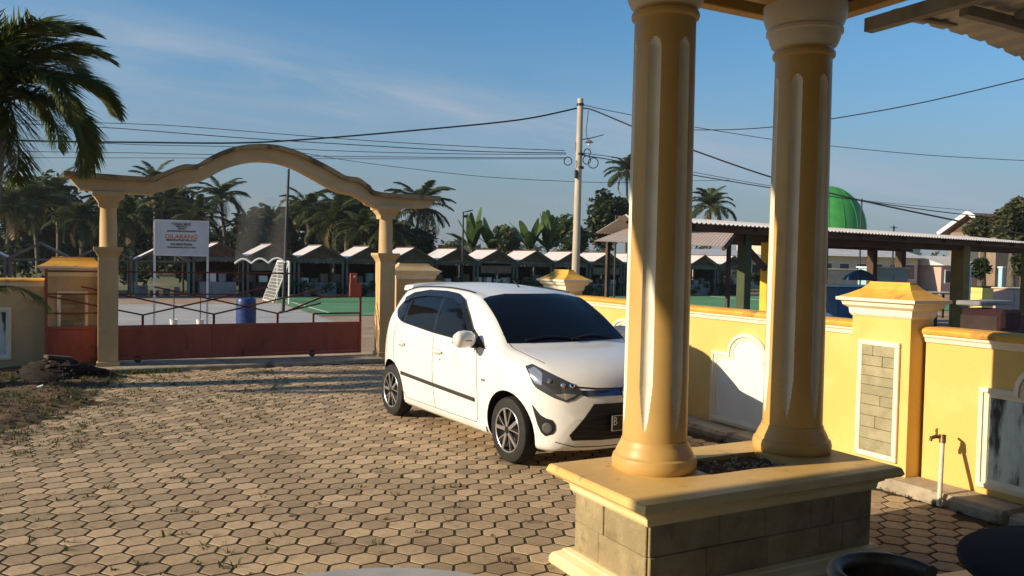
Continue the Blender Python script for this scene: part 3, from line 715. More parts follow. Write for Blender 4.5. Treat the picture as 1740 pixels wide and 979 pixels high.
def pchip(xs, ys, q):
    n = len(xs); h = [xs[i + 1] - xs[i] for i in range(n - 1)]; dl = [(ys[i + 1] - ys[i]) / h[i] for i in range(n - 1)]
    m = [dl[0]] + [0 if dl[i - 1] * dl[i] <= 0 else 3 * (h[i - 1] + h[i]) / ((2 * h[i] + h[i - 1]) / dl[i - 1] + (h[i] + 2 * h[i - 1]) / dl[i]) for i in range(1, n - 1)] + [dl[-1]]
    out = []
    for x in q:
        i = max(0, min(n - 2, next((k for k in range(n - 1) if x <= xs[k + 1]), n - 2)))
        t = (x - xs[i]) / h[i]
        out.append((1 + 2 * t) * (1 - t) ** 2 * ys[i] + t * (1 - t) ** 2 * h[i] * m[i] + t * t * (3 - 2 * t) * ys[i + 1] + t * t * (t - 1) * h[i] * m[i + 1])
    return out
def cr(P_, n):
    out = []
    for i in range(len(P_) - 1):
        p0, p1, p2, p3 = [Vector(P_[min(max(i + k, 0), len(P_) - 1)]) for k in (-1, 0, 1, 2)]
        for q in range(n):
            t = q / n; out.append(.5 * ((2 * p1) + (p2 - p0) * t + (2 * p0 - 5 * p1 + 4 * p2 - p3) * t * t + (3 * p1 - p0 - 3 * p2 + p3) * t ** 3))
    return out + [Vector(P_[-1])]
def car_body():
    xs = [s[0] for s in ST]; cols = []
    flat = [[s[1]] + [c for p in s[2:8] for c in p] + [s[8]] for s in ST]
    qx = []
    for i in range(len(xs) - 1):
        k = max(2, int((xs[i + 1] - xs[i]) / .035)); qx += [xs[i] + (xs[i + 1] - xs[i]) * j / k for j in range(k)]
    qx.append(xs[-1])
    ch = [pchip(xs, [f[c] for f in flat], qx) for c in range(len(flat[0]))]
    rings = []
    for n, x in enumerate(qx):
        f = [c[n] for c in ch]; zb = f[0]; S = [(f[1 + 2 * k], f[2 + 2 * k]) for k in range(6)]; zt = f[13]
        ye, ze = S[5]
        top = [(ye * a, ze + (zt - ze) * (1 - a * a)) for a in (.8, .55, .28, 0)]
        ctrl = [(S[0][0] - .06, zb)] + S + top
        P_ = cr(ctrl, 4)
        bot = [(0, zb), ((S[0][0] - .06) * .5, zb)]
        half = [Vector(b) for b in bot] + P_
        def shift(y):
            a = abs(y)
            wf = max(0, 1 - x / 1.25) ** 1.3; wr = max(0, 1 - (3.66 - x) / .9) ** 1.2
            return .27 * (a / .75) ** 2.3 * wf - .16 * (a / .7) ** 2.2 * wr
        ring = [(x + shift(p.x), p.x, p.y) for p in half]
        ring += [(x + shift(p.x), -p.x, p.y) for p in half[-2:0:-1]]
        rings.append(ring)
    n = len(rings[0]); m = MB()
    m.v = [p for r_ in rings for p in r_]
    for i in range(len(rings) - 1):
        for k in range(n): m.f.append((i * n + k, i * n + (k + 1) % n, (i + 1) * n + (k + 1) % n, (i + 1) * n + k))
    hn = n // 2
    for b, rev in ((0, 0), ((len(rings) - 1) * n, 1)):        # end caps as strips between the two halves
        for k in range(hn):
            a0, a1 = k, k + 1; c0, c1 = (n - k) % n, n - k - 1
            q = [b + a0, b + a1, b + c1, b + c0]; q = list(dict.fromkeys(q))
            if len(q) > 2: m.f.append(tuple(q if not rev else q[::-1]))
    return m
cb = car_body()
body = cb.build('body', M_paint, car); fixn(body)
BV = BVHTree.FromPolygons([Vector(v) for v in cb.v], cb.f)
import bmesh
def cut_arches(o):
    bm = bmesh.new(); bm.from_mesh(o.data); me0 = o.data
    cut = MB()
    for xa in (FAX, RAX):
        for s in (-1, 1): cut.tube([(xa, s * .50, .30), (xa, s * 1.1, .30)], .338, 40)
    c = cut.build('cutter', M_plastic, car); fixn(c)
    md = o.modifiers.new('arch', 'BOOLEAN'); md.object = c; md.operation = 'DIFFERENCE'; md.solver = 'EXACT'
    dg = bpy.context.evaluated_depsgraph_get(); me = bpy.data.meshes.new_from_object(o.evaluated_get(dg))
    o.modifiers.clear(); o.data = me; bpy.data.objects.remove(c)
    me.materials.clear(); me.materials.append(M_paint); me.materials.append(M_plastic)
    for p in me.polygons:
        c_ = p.center; r_ = min(math.hypot(c_.x - FAX, c_.z - .30), math.hypot(c_.x - RAX, c_.z - .30))
        inside = r_ < .345 and abs(c_.y) < .765 and (abs(p.normal.y) > .9 and abs(c_.y) < .55 or r_ > .32 and abs(p.normal.y) < .3)
        p.material_index = 1 if inside else 0
    me.shade_smooth(); me.set_sharp_from_angle(angle=R(32))
cut_arches(body)
Mci = Mcar.inverted(); cam_l = Mci @ CAM; Rci = Mci.to_3x3()
def hit_px(px, py):
    h = BV.ray_cast(cam_l, (Rci @ ray(px, py)).normalized()); return h
def hit_side(x, z, s=1):
    return BV.ray_cast(Vector((x, 2 * s, z)), Vector((0, -s, 0)))
def hit_front(y, z): return BV.ray_cast(Vector((-1.5, y, z)), Vector((1, 0, 0)))
def rowspan(poly, v):
    xs = []
    n = len(poly)
    for i in range(n):
        (x0, y0), (x1, y1) = poly[i], poly[(i + 1) % n]
        if (y0 - v) * (y1 - v) <= 0 and y0 != y1: xs.append(x0 + (x1 - x0) * (v - y0) / (y1 - y0))
    return (min(xs), max(xs)) if xs else None
def patch(name, poly, hit, m, parent, off=.004, rows=16, cols=16, mirror=True, skirt=.012, smooth=True):
    """a thin moulded panel lying on the body, cut to an outline; mirrored to the other side"""
    vs = [p[1] for p in poly]; a, b = min(vs), max(vs); G = []
    for i in range(rows + 1):
        v = a + (b - a) * (.002 + .996 * i / rows); sp = rowspan(poly, v)
        row = []
        for j in range(cols + 1):
            u = sp[0] + (sp[1] - sp[0]) * j / cols; h = hit(u, v)
            row.append((h[0] + h[1] * off, h[1]) if h[0] is not None else None)
        G.append(row)
    flat = [g for r_ in G for g in r_]
    ok = [g for g in flat if g is not None]
    if not ok: print('patch missed', name); return None
    for k, g in enumerate(flat):
        if g is None: flat[k] = min(ok, key=lambda q: 0 * 1 + (q[0] - (flat[k - 1][0] if flat[k - 1] else ok[0][0])).length)
    mb = MB(); n = cols + 1
    mb.v = [tuple(g[0]) for g in flat]
    mb.f = [(i * n + j, i * n + j + 1, (i + 1) * n + j + 1, (i + 1) * n + j) for i in range(rows) for j in range(cols)]
    loop = [j for j in range(n)] + [i * n + n - 1 for i in range(1, rows + 1)] + [rows * n + j for j in range(n - 2, -1, -1)] + [i * n for i in range(rows - 1, 0, -1)]
    b0 = len(mb.v); mb.v += [tuple(flat[k][0] - flat[k][1] * skirt) for k in loop]; L = len(loop)
    mb.f += [(loop[k], loop[(k + 1) % L], b0 + (k + 1) % L, b0 + k) for k in range(L)]
    o = fixn(mb.build(name, m, parent)); o.data.shade_smooth(); o.data.set_sharp_from_angle(angle=R(40))
    if mirror:
        m2 = MB(); m2.v = [(x, -y, z) for x, y, z in mb.v]; m2.f = [f[::-1] for f in mb.f]
        o2 = fixn(m2.build(name, m, parent)); o2.data.shade_smooth(); o2.data.set_sharp_from_angle(angle=R(40))
    return o
def seam(name, pts, hit, m, parent, w=.005, off=.0025, mirror=True):
    H = []
    dn = []
    for i in range(len(pts) - 1):
        for k in range(8):
            t = k / 8; dn.append((pts[i][0] + (pts[i + 1][0] - pts[i][0]) * t, pts[i][1] + (pts[i + 1][1] - pts[i][1]) * t))
    dn.append(pts[-1])
    for p in dn:
        h = hit(*p)
        if h[0] is not None: H.append((h[0], h[1]))
    for s in ((1, -1) if mirror else (1,)):
        mb = MB()
        for i, (p, n) in enumerate(H):
            d = (H[min(i + 1, len(H) - 1)][0] - H[max(i - 1, 0)][0]).normalized(); x = d.cross(n).normalized() * w / 2
            for q in (p - x - n * .004, p - x + n * off, p + x + n * off, p + x - n * .004): mb.v.append((q.x, q.y * s, q.z))
        for i in range(len(H) - 1):
            for k in range(3): mb.f.append((4 * i + k, 4 * i + k + 1, 4 * i + 4 + k + 1, 4 * i + 4 + k))
        fixn(mb.build(name, m, parent))
# --- glass
win = patch('windscreen', [(-.675, 1.025), (.675, 1.025), (.585, 1.40), (.3, 1.437), (-.3, 1.437), (-.585, 1.40)], hit_front, M_glass, car, rows=18, cols=30, mirror=False)
wip = MB()
for y0, y1 in ((.50, -.05), (.02, -.5)):
    pts = []
    for k in range(9):
        h = hit_front(y0 + (y1 - y0) * k / 8, 1.035 + .03 * math.sin(k / 8 * PI)); pts.append(h[0] + h[1] * .018)
    wip.tube(pts, .008, 6)
wip.build('wiper', M_plastic, car)
patch('window_surround', [(1.30, .985), (2.10, 1.015), (2.88, 1.07), (3.03, 1.115), (3.14, 1.20), (3.04, 1.30), (2.86, 1.36), (2.5, 1.395), (2.1, 1.402), (1.86, 1.39), (1.68, 1.33), (1.46, 1.15)], hit_side, M_visor, car, off=.002, rows=26, cols=40)
patch('front_door_glass', [(1.34, .995), (2.05, 1.025), (2.08, 1.385), (1.86, 1.375), (1.70, 1.33), (1.5, 1.18)], hit_side, M_glass, car)
patch('rear_door_glass', [(2.13, 1.03), (2.80, 1.075), (2.80, 1.345), (2.55, 1.38), (2.13, 1.387)], hit_side, M_glass, car)
patch('quarter_glass', [(2.86, 1.085), (2.98, 1.115), (3.10, 1.20), (3.02, 1.285), (2.86, 1.335)], hit_side, M_glass, car)
patch('mirror_sail', [(1.06, .955), (1.33, .985), (1.47, 1.16), (1.40, 1.145), (1.2, 1.04)], hit_side, M_plastic, car)
seam('window_visor', [(1.36, 1.075), (1.52, 1.215), (1.70, 1.345), (1.87, 1.392), (2.10, 1.405), (2.5, 1.40), (2.82, 1.36), (3.0, 1.30)], hit_side, M_visor, car, w=.075, off=.016)
seam('glass_divider', [(2.10, 1.02), (2.108, 1.39)], hit_side, M_visor, car, w=.06, off=.005)
rw = patch('rear_window', [(-.50, 1.06), (.50, 1.06), (.44, 1.33), (-.44, 1.33)], lambda y, z: BV.ray_cast(Vector((5, y, z)), Vector((-1, 0, 0))), M_glass, car, mirror=False)
patch('tail_lamp', [(.56, .78), (.72, .80), (.70, 1.05), (.60, 1.0)], lambda y, z: BV.ray_cast(Vector((5, y, z)), Vector((-1, 0, 0))), M_tail, car)
# --- roof spoiler, aerial, rails
sp_ = MB(); sp_.strip([(-.50, 1.475), (-.3, 1.50), (0, 1.507), (.3, 1.50), (.50, 1.475)], [(-.52, 1.41), (-.3, 1.435), (0, 1.44), (.3, 1.435), (.52, 1.41)], lambda y, z: (3.20, y, z - .01), lambda y, z: (3.52 - .1 * (abs(y) / .5) ** 2, y, z - .02))
o = fixn(sp_.build('roof_spoiler', M_paint, car)); bv = o.modifiers.new('bevel', 'BEVEL'); bv.width = .02; bv.segments = 3; o.data.shade_smooth(); o.data.set_sharp_from_angle(angle=R(50))
rr = MB()
for s in (-1, 1):
    pts = []
    for k in range(14):
        x = 1.66 + 1.5 * k / 13; h = BV.ray_cast(Vector((x, s * .565, 3)), Vector((0, 0, -1))); pts.append(h[0] + Vector((0, 0, .006)))
    MB().tube(pts, .009, 6).build('roof_strip', M_plastic, car)
MB().tube([(1.75, 0, 1.49), (1.78, 0, 1.515), (1.86, 0, 1.56)], [.012, .006, .004], 6).build('aerial', M_plastic, car)
# --- seams, mouldings, handles
for pts in ([(1.235, .96), (1.21, .80), (1.19, .55), (1.20, .33), (1.24, .265), (2.07, .265)], [(2.095, 1.01), (2.10, .7), (2.085, .45), (2.07, .265)], [(2.07, .265), (2.74, .265), (2.84, .34), (2.93, .50), (3.05, .66), (3.06, .85), (3.02, 1.06)], [(1.06, .985), (1.235, .965)], ):
    seam('door_seam', pts, hit_side, M_seam, car, w=.006)
seam('side_moulding', [(1.24, .475), (2.09, .50), (2.84, .525)], hit_side, mat('dark grey trim strip', (.045, .044, .042), rough=.4), car, w=.036, off=.012)
seam('sill_trim', [(1.06, .235), (2.0, .235), (2.80, .235)], hit_side, M_paint, car, w=.05, off=.014)
for x in (1.97, 2.83):
    h = hit_side(x, .845)
    for s in (1, -1):
        c_ = h[0]; hd = MB().box((c_.x, (c_.y + .018) * s, c_.z), (.17, .022, .03), b=.009); hd.build('door_handle', M_paint, car)
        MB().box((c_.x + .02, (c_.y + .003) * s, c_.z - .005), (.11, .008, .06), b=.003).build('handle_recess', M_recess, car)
h = hit_side(1.93, .77); MB().tube([(1.93, h[0].y - .01, .77), (1.93, h[0].y + .004, .77)], .011, 12).build('door_lock', M_seam, car)
h = hit_side(1.08, .68); MB().box((1.08, h[0].y + .003, .68), (.07, .008, .018), b=.003).build('fender_badge', M_galv, car)
# bonnet shut line
def hit_top(x, y): return BV.ray_cast(Vector((x, y, 3)), Vector((0, 0, -1)))
seam('bonnet_seam', [(.98, .66), (.80, .655), (.55, .63), (.40, .60)], hit_top, M_seam, car, w=.006)
# --- mirrors
for s in (1, -1):
    mr = MB()
    for k, (y, sc) in enumerate(((.82, .55), (.85, .9), (.92, 1.0), (.99, .92), (1.03, .6))):
        for q in range(14):
            a = 2 * PI * q / 14; mr.v.append((1.23 + .07 * sc * math.cos(a) - .02 * (k > 2), y * s, 1.04 + .082 * sc * math.sin(a)))
    mr.f = [(k * 14 + q, k * 14 + (q + 1) % 14, (k + 1) * 14 + (q + 1) % 14, (k + 1) * 14 + q) for k in range(4) for q in range(14)] + [tuple(range(14)), tuple(range(56, 70))]
    mo = fixn(mr.build('door_mirror', M_paint, car)); mo.data.shade_smooth()
    MB().box((1.24, .79 * s, .975), (.09, .13, .035), b=.012).build('mirror_foot', M_plastic, mo)
    MB().box((1.31, .925 * s, 1.045), (.008, .15, .10), b=.003).build('mirror_glass', M_glass, mo)
    MB().box((1.163, .94 * s, 1.03), (.012, .13, .016), b=.003).build('indicator', M_lampl, mo)
# --- front end, outlined as they show and laid onto the nose, then mirrored
hl = patch('headlamp', [(892, 621), (905, 619), (940, 637), (978, 655), (990, 669), (975, 680), (962, 684), (940, 676), (912, 660), (906, 652)], hit_px, M_lamp, car, off=.006, rows=18, cols=22)
patch('headlamp_lens', [(897, 625), (908, 624), (922, 634), (921, 655), (911, 653), (903, 640)], hit_px, M_lampl, car, off=.0085, rows=8, cols=8)
patch('headlamp_trim', [(942, 671), (960, 669), (981, 671), (962, 680)], hit_px, M_lampl, car, off=.0085, rows=6, cols=8)
for px, py in ((934, 648), (957, 655), (972, 656)):
    h = hit_px(px, py)
    for s in (1, -1):
        c_ = Vector((h[0].x, h[0].y * s, h[0].z)); n_ = Vector((h[1].x, h[1].y * s, h[1].z))
        MB().tube([c_, c_ + n_ * .010, c_ + n_ * .016], [.022, .022, .012], 14).build('lamp_projector', M_chrome, car)
patch('fog_lamp_bezel', [(904, 687), (918, 705), (928, 711), (938, 713), (944, 722), (944, 732), (938, 739), (927, 741), (920, 735), (914, 722)], hit_px, M_grille, car, off=.006, rows=16, cols=10)
h = hit_px(930, 727)
for s in (1, -1):
    c_ = Vector((h[0].x, h[0].y * s, h[0].z)); n_ = Vector((h[1].x, h[1].y * s, h[1].z))
    MB().tube([c_, c_ + n_ * .010, c_ + n_ * .016], [.045, .045, .03], 18).build('fog_lamp', mat('fog lamp glass', (.10, .10, .11), rough=.05, coat=1), car)
gr = patch('grille', [(-.34, .59), (-.53, .33), (-.50, .285), (.50, .285), (.53, .33), (.34, .59)], hit_front, M_grille, car, off=.007, rows=60, cols=30, mirror=False)
for k in range(6):
    z = .325 + k * .043; hw = .49 - (z - .33) * .73; pts = []
    for j in range(17):
        hh = hit_front(-hw + 2 * hw * j / 16, z); pts.append(hh[0] + hh[1] * .008)
    MB().tube(pts, .006, 4).build('grille_bar', M_plastic, gr)
patch('upper_grille', [(-.53, .70), (-.40, .65), (.40, .65), (.53, .70), (.40, .695), (-.40, .695)], hit_front, M_bluechr, car, off=.006, rows=6, cols=30, mirror=False)
seam('bonnet_edge_seam', [(-.57, .735), (-.3, .712), (0, .705), (.3, .712), (.57, .735)], hit_front, M_plastic, car, w=.014, mirror=False)
seam('bumper_lip_seam', [(.62, .27), (.50, .235), (.46, .225), (0, .225), (-.46, .225), (-.50, .235), (-.62, .27)], hit_front, M_seam, car, w=.008, mirror=False)
h = hit_front(0, .672); em = MB()
def ring(cx, cy, rx, ry, r_):
    pts = [(h[0].x - .022, cx + rx * math.cos(2 * PI * k / 24), h[0].z + cy + ry * math.sin(2 * PI * k / 24)) for k in range(25)]
    em.tube(pts, r_, 6)
ring(0, 0, .075, .052, .007); ring(0, .0, .022, .048, .005); ring(0, .024, .055, .022, .005)
em.build('emblem', M_chrome, car)
MB().tube([(h[0].x + .01, 0, h[0].z), (h[0].x - .016, 0, h[0].z)], .07, 24).build('emblem_base', M_plastic, car)
hp = hit_front(0, .42); pxx = hp[0].x - .03
plate = MB().box((pxx, 0, .43), (.012, .44, .135), b=.003).build('number_plate', mat('black number plate', (.012, .012, .013), rough=.35), car)
M_plt = mat('plate lettering white', (.72, .72, .70), rough=.5)
Mt = Matrix.Translation((pxx - .008, .205, .445)) @ Matrix(((0, 0, -1, 0), (-1, 0, 0, 0), (0, 1, 0, 0), (0, 0, 0, 1)))
for ch_, dy_ in (('B', 0), ('1', .105), ('8', .155)): text_mesh('plate_character', ch_, .098, M_plt, plate, Matrix.Translation((0, -dy_, 0)) @ Mt, .001, 'LEFT', .8)
pb = MB()
for z in (.368, .492): pb.box((pxx - .0068, 0, z), (.002, .43, .004))
for y in (-.214, .214): pb.box((pxx - .0068, y, .43), (.002, .004, .12))
pb.build('plate_border', M_plt, plate)
# --- wheels
def wheel(x, s):
    w_ = MB().lathe([(.195, -.085), (.255, -.088), (.278, -.075), (.288, -.045), (.29, 0), (.288, .045), (.278, .075), (.255, .088), (.195, .085), (.19, 0)], 48)
    w_.v = [(x + a, s * (.690 + c), .29 + b) for a, b, c in w_.v]
    tw = fixn(w_.build('wheel', M_black, car)); tw.data.shade_smooth(); tw.data.set_sharp_from_angle(angle=R(40)); tag(tw)
    rim = MB().lathe([(.178, .03), (.178, .075), (.186, .082), (.196, .08), (.196, .02)], 48); rim.v = [(x + a, s * (.690 + c), .29 + b) for a, b, c in rim.v]
    fixn(rim.build('rim', M_alloydk, tw)).data.shade_smooth()
    lip = MB().lathe([(.182, .078), (.186, .0855), (.195, .0855), (.198, .078)], 48); lip.v = [(x + a, s * (.690 + c), .29 + b) for a, b, c in lip.v]; lip.f = lip.f[:-2]
    fixn(lip.build('rim_lip', M_alloy, tw)).data.shade_smooth()
    dk = MB().lathe([(.18, .0), (.18, .02)], 40); dk.v = [(x + a, s * (.690 + c), .29 + b) for a, b, c in dk.v]; fixn(dk.build('brake_disc', M_alloydk, tw))
    for k in range(5):                                           # five pairs of spokes, each pair a machined and a dark blade
        a = 2 * PI * k / 5 + .25
        for da, m_, wd, yo in ((-.16, M_alloy, .030, .078), (.20, M_alloydk, .034, .070)):
            a0, a1 = a + da * .25, a + da * 1.25
            p0 = (math.cos(a0) * .03, math.sin(a0) * .03); p1 = (math.cos(a1) * .185, math.sin(a1) * .185)
            MB().bar((x + p0[0], s * (.690 + yo), .29 + p0[1]), (x + p1[0], s * (.690 + yo + .002), .29 + p1[1]), wd, .018, up=Vector((0, 1, 0))).build('spoke', m_, tw)
            if m_ is M_alloy:
                p2 = (math.cos(a + .38) * .185, math.sin(a + .38) * .185); pm = (p0[0] * .4 + p2[0] * .6, p0[1] * .4 + p2[1] * .6)
                MB().bar((x + p0[0], s * (.690 + .074), .29 + p0[1]), (x + p2[0], s * (.690 + .076), .29 + p2[1]), .010, .016, up=Vector((0, 1, 0))).build('spoke', M_alloy, tw)
    hb = MB().lathe([(.040, .06), (.040, .082), (.032, .088)], 20); hb.v = [(x + a, s * (.690 + c), .29 + b) for a, b, c in hb.v]; fixn(hb.build('hub_cap', M_alloydk, tw))
for x in (FAX, RAX):
    for s in (1, -1): wheel(x, s)
ub = MB().box((1.9, 0, .22), (2.9, 1.2, .08)); ub.build('underbody', M_plastic, car)

# ================================================================== VEGETATION
def foliage_mat(name, a, b, trans=.35):
    return mat(name, a, b, 1.5, .55, spec=.3, coord='World', trans=trans)
M_palmN = foliage_mat('near palm leaf', (.09, .13, .035), (.15, .17, .06), .45)
M_palmF = foliage_mat('coconut palm leaf', (.05, .075, .025), (.09, .105, .04))
M_leafD = foliage_mat('dark broad leaf', (.03, .048, .018), (.055, .075, .03))
M_leafG = foliage_mat('green broad leaf', (.05, .08, .025), (.085, .11, .04))
M_leafO = foliage_mat('olive broad leaf', (.065, .08, .03), (.10, .105, .045))
M_banana = foliage_mat('banana leaf', (.06, .11, .03), (.10, .15, .05))
M_dry = foliage_mat('dry palm leaf', (.22, .16, .07), (.16, .11, .05))

def frond_mesh(name, L, n, leaf, droop, rise, bushy, seed, m, wid=.02, fwd=.6, lw=None):
    rn = random.Random(seed); mb = MB(); rows = 14; ctr = []
    for i in range(rows + 1):
        t = i / rows; th = rise - droop * t ** 1.25; cur_ = (ctr[-1] if ctr else Vector((0, 0, 0))); ctr.append(cur_ + Vector((math.cos(th), 0, math.sin(th))) * (L / rows if i else 0))
    for i in range(rows + 1): pass
    mb.tube(ctr, [max(.006, wid * (1 - .85 * i / rows)) for i in range(rows + 1)], 4)
    def at_(t):
        k = min(rows - 1, int(t * rows)); f = t * rows - k; return ctr[k].lerp(ctr[k + 1], f), (ctr[k + 1] - ctr[k]).normalized()
    for i in range(n):
        t = .13 + .87 * (i + rn.random() * .6) / n; p, d = at_(min(.999, t)); ll = leaf * (math.sin(PI * min(1, .18 + .80 * t)) ** .6) * rn.uniform(.82, 1.1)
        for s in (-1, 1):
            ang = rn.uniform(-bushy, bushy)
            out_ = (Vector((0, s, 0)) * math.cos(ang) + Vector((0, 0, 1)) * math.sin(ang)) * .8 + d * fwd * rn.uniform(.75, 1.25); out_.normalize()
            w = lw or (leaf * .042 + .012 + (.05 if leaf > .8 else 0)); x = out_.cross(Vector((0, 0, 1)))
            x = x.normalized() * w / 2 if x.length > .01 else Vector((w / 2, 0, 0))
            pts = [p, p + out_ * ll * .45 + Vector((0, 0, -.05 * ll)), p + out_ * ll * .85 + Vector((0, 0, -.34 * ll * (1 - .4 * bushy)))]
            b = len(mb.v); mb.v += [tuple(pts[0] - x * .6), tuple(pts[0] + x * .6), tuple(pts[1] - x), tuple(pts[1] + x), tuple(pts[2])]
            mb.f += [(b, b + 1, b + 3, b + 2), (b + 2, b + 3, b + 4)]
    return mb.mesh(name, m)
def trunk(parent, h, r0, r1, lean=(0, 0), m=M_bark, n=10, seg=10, seed=0):
    rn = random.Random(seed); pts = []; rs = []
    for i in range(seg + 1):
        t = i / seg; pts.append((lean[0] * t * t + .02 * h * math.sin(t * 5 + seed) * .3, lean[1] * t * t, h * t)); rs.append((r0 + (r1 - r0) * t) * (1.25 if i == 0 else 1))
    return MB().tube(pts, rs, n).build('trunk', m, parent, 60), Vector(pts[-1])

# ---- near palm by the wall at the left edge
NPZ = 10.3; b_ = dep(-40, 420, NPZ); b_.z = 0
npalm = thing('palm_tree', 'bushy feathery palm tree at the left edge beside the gate', 'palm tree', (b_.x, b_.y, 0))
_, top = trunk(npalm, 3.15, .17, .13, (.22, 0), mat('ringed palm trunk', (.13, .115, .095), (.18, .16, .135), 6, .9, .6, 25, stretch=(1, 1, 4)), 14, 12)
MB().tube([top - Vector((0, 0, .05)), top + Vector((0, 0, .25)), top + Vector((.01, 0, .6))], [.11, .12, .06], 12).build('crownshaft', M_leafG, npalm, 60)
NV = [frond_mesh('frond', 1.85, 170, .56, 2.0 + .28 * k, .50 - .05 * k, .75, 20 + k, M_palmN, .022, 1.0, .024) for k in range(4)]
rn = random.Random(12)
spec = [(R(-30), 12, 2), (R(-8), 22, 3), (R(-55), 34, 1), (R(25), 52, 1), (R(-95), 68, 0), (R(-140), 40, 1), (R(-15), 82, 0), (R(-100), 30, 2), (R(-75), 5, 3), (R(60), 28, 1), (R(110), 20, 2), (R(150), 30, 1), (R(190), 15, 2), (R(230), 30, 3), (R(-20), 62, 0), (R(40), 66, 0), (R(-110), 60, 0), (R(130), 62, 1), (R(200), 68, 0), (R(-60), 72, 0), (R(80), 78, 0), (R(-120), -12, 2), (R(90), -5, 3), (R(160), -10, 3), (R(-85), 48, 1), (R(-150), 55, 1), (R(10), 48, 1)]
for az, el, k in spec:
    link(NV[k], 'frond', npalm, top + Vector((0, 0, .42)), (rn.uniform(-.2, .2), -R(el * .8), az), (1, 1, 1))

link(frond_mesh('frond', 1.0, 60, .28, 1.5, .35, .5, 71, M_palmN, .02, 1.0, .016), 'frond', npalm, (.02, .0, 1.22), (0, R(-8), R(-25)))
pl2 = thing('palm_tree', 'second palm tree standing left of the view by the front wall', 'palm tree', (-4.7, 12.9, 0))
_, top2 = trunk(pl2, 3.6, .19, .13, (-.1, 0), MATS['ringed palm trunk'], 14, 12)
for az, el, k in spec[:18]: link(NV[k], 'frond', pl2, top2 + Vector((0, 0, .1)), (rn.uniform(-.2, .2), -R(el * .8), az + .4))

# ---- coconut palms beyond the kiosks
FV = [frond_mesh('frond', 3.6, 42, 1.05, 1.25 + .2 * k, .40 - .05 * k, .25, 60 + k, M_palmF, .05) for k in range(4)]
DV = frond_mesh('frond', 3.2, 24, .9, 1.6, .0, .2, 99, M_dry, .05)
def coconut(label, px, py, Z, scale, seed, nf=24):
    if px < 680: Z *= .80; scale *= .84
    p = dep(px, py, Z); h = p.z
    t = thing('coconut_palm', label, 'palm tree', (p.x, p.y, -.06), 0, 'coconut palms beyond the kiosks'); rn = random.Random(seed)
    _, tp = trunk(t, h, .20, .13, (rn.uniform(-.6, .6), rn.uniform(-.4, .4)), M_bark, 8, 8, seed)
    for k in range(nf):
        az = k * 2.399 + rn.uniform(-.25, .25); el = 70 - 105 * (k / nf) + rn.uniform(-8, 8)
        link(FV[(k * 7 + seed) % 4] if k < nf - 2 else DV, 'frond', t, tp, (rn.uniform(-.15, .15), -R(el), az), [scale * rn.uniform(.9, 1.1)] * 3)
    return t
coconut('coconut palm rising under the left half of the gate arch', 385, 335, 92, .95, 1)
coconut('tall full coconut palm just right of the gate arch end', 706, 352, 72, .98, 2, 30)
coconut('coconut palm with its crown cut by the nearer porch column', 1068, 292, 105, .95, 3)
coconut('coconut palm seen between the two porch columns', 1207, 352, 90, .92, 4, 26)
coconut('coconut palm whose tip shows above the left arch shoulder', 262, 312, 95, .95, 5)
coconut('coconut palm in the grove under the right half of the arch', 565, 372, 80, .98, 6, 26)
coconut('coconut palm beside the right gate column in the grove', 618, 390, 78, .85, 7)
coconut('leftmost coconut palm in the grove behind the near palm', 64, 345, 84, 1.0, 8, 28)
coconut('coconut palm in the grove left of the gate column', 140, 372, 80, .95, 9, 26)
coconut('coconut palm behind the white notice board', 335, 372, 86, .95, 10, 26)
for lab_, px_, py_, z_, sc_, sd_ in (('coconut palm right of the hanging net', 432, 392, 88, .8, 31), ('coconut palm just left of the leaning pole', 478, 378, 90, .85, 32), ('coconut palm just right of the leaning pole', 522, 358, 88, .95, 33), ('coconut palm under the right arch shoulder', 590, 352, 84, .95, 34),
    ('coconut palm tucked right behind the right gate column', 662, 392, 76, .8, 35), ('coconut palm behind the fronds of the near palm', 100, 335, 88, 1.0, 36), ('coconut palm left of the near palm crown edge', 12, 352, 80, 1.0, 37), ('coconut palm above the left gate column', 182, 345, 90, .95, 38), ('coconut palm left of the notice board top', 300, 345, 92, .95, 39)):
    coconut(lab_, px_, py_, z_, sc_, sd_)
coconut('low coconut palm in the grove behind the left gate column', 225, 372, 80, .9, 11)

def leaf_cloud(mb, c, r, n, size, rn, clumps=9):
    cs = []
    for _ in range(clumps):
        while True:
            q = Vector((rn.uniform(-1, 1), rn.uniform(-1, 1), rn.uniform(-.9, 1)))
            if q.length < 1: break
        q = q.normalized() * q.length ** .5 * .78
        cs.append((Vector((c[0] + q.x * r[0], c[1] + q.y * r[1], c[2] + q.z * r[2])), rn.uniform(.28, .5)))
    for i in range(n):
        cc, s = cs[rn.randrange(clumps)]
        d = Vector((rn.gauss(0, 1), rn.gauss(0, 1), rn.gauss(0, 1))).normalized() * (rn.random() ** .4)
        p = cc + Vector((d.x * r[0], d.y * r[1], d.z * r[2])) * s
        u_ = Vector((rn.gauss(0, 1), rn.gauss(0, 1), rn.gauss(0, .6))).normalized(); v_ = u_.orthogonal().normalized(); v_ = (v_ * math.cos(i) + u_.cross(v_) * math.sin(i))
        a = size * rn.uniform(.6, 1.3); b = len(mb.v)
        mb.v += [tuple(p - u_ * a), tuple(p + v_ * a * .45), tuple(p + u_ * a), tuple(p - v_ * a * .45)]; mb.f.append((b, b + 1, b + 2, b + 3))
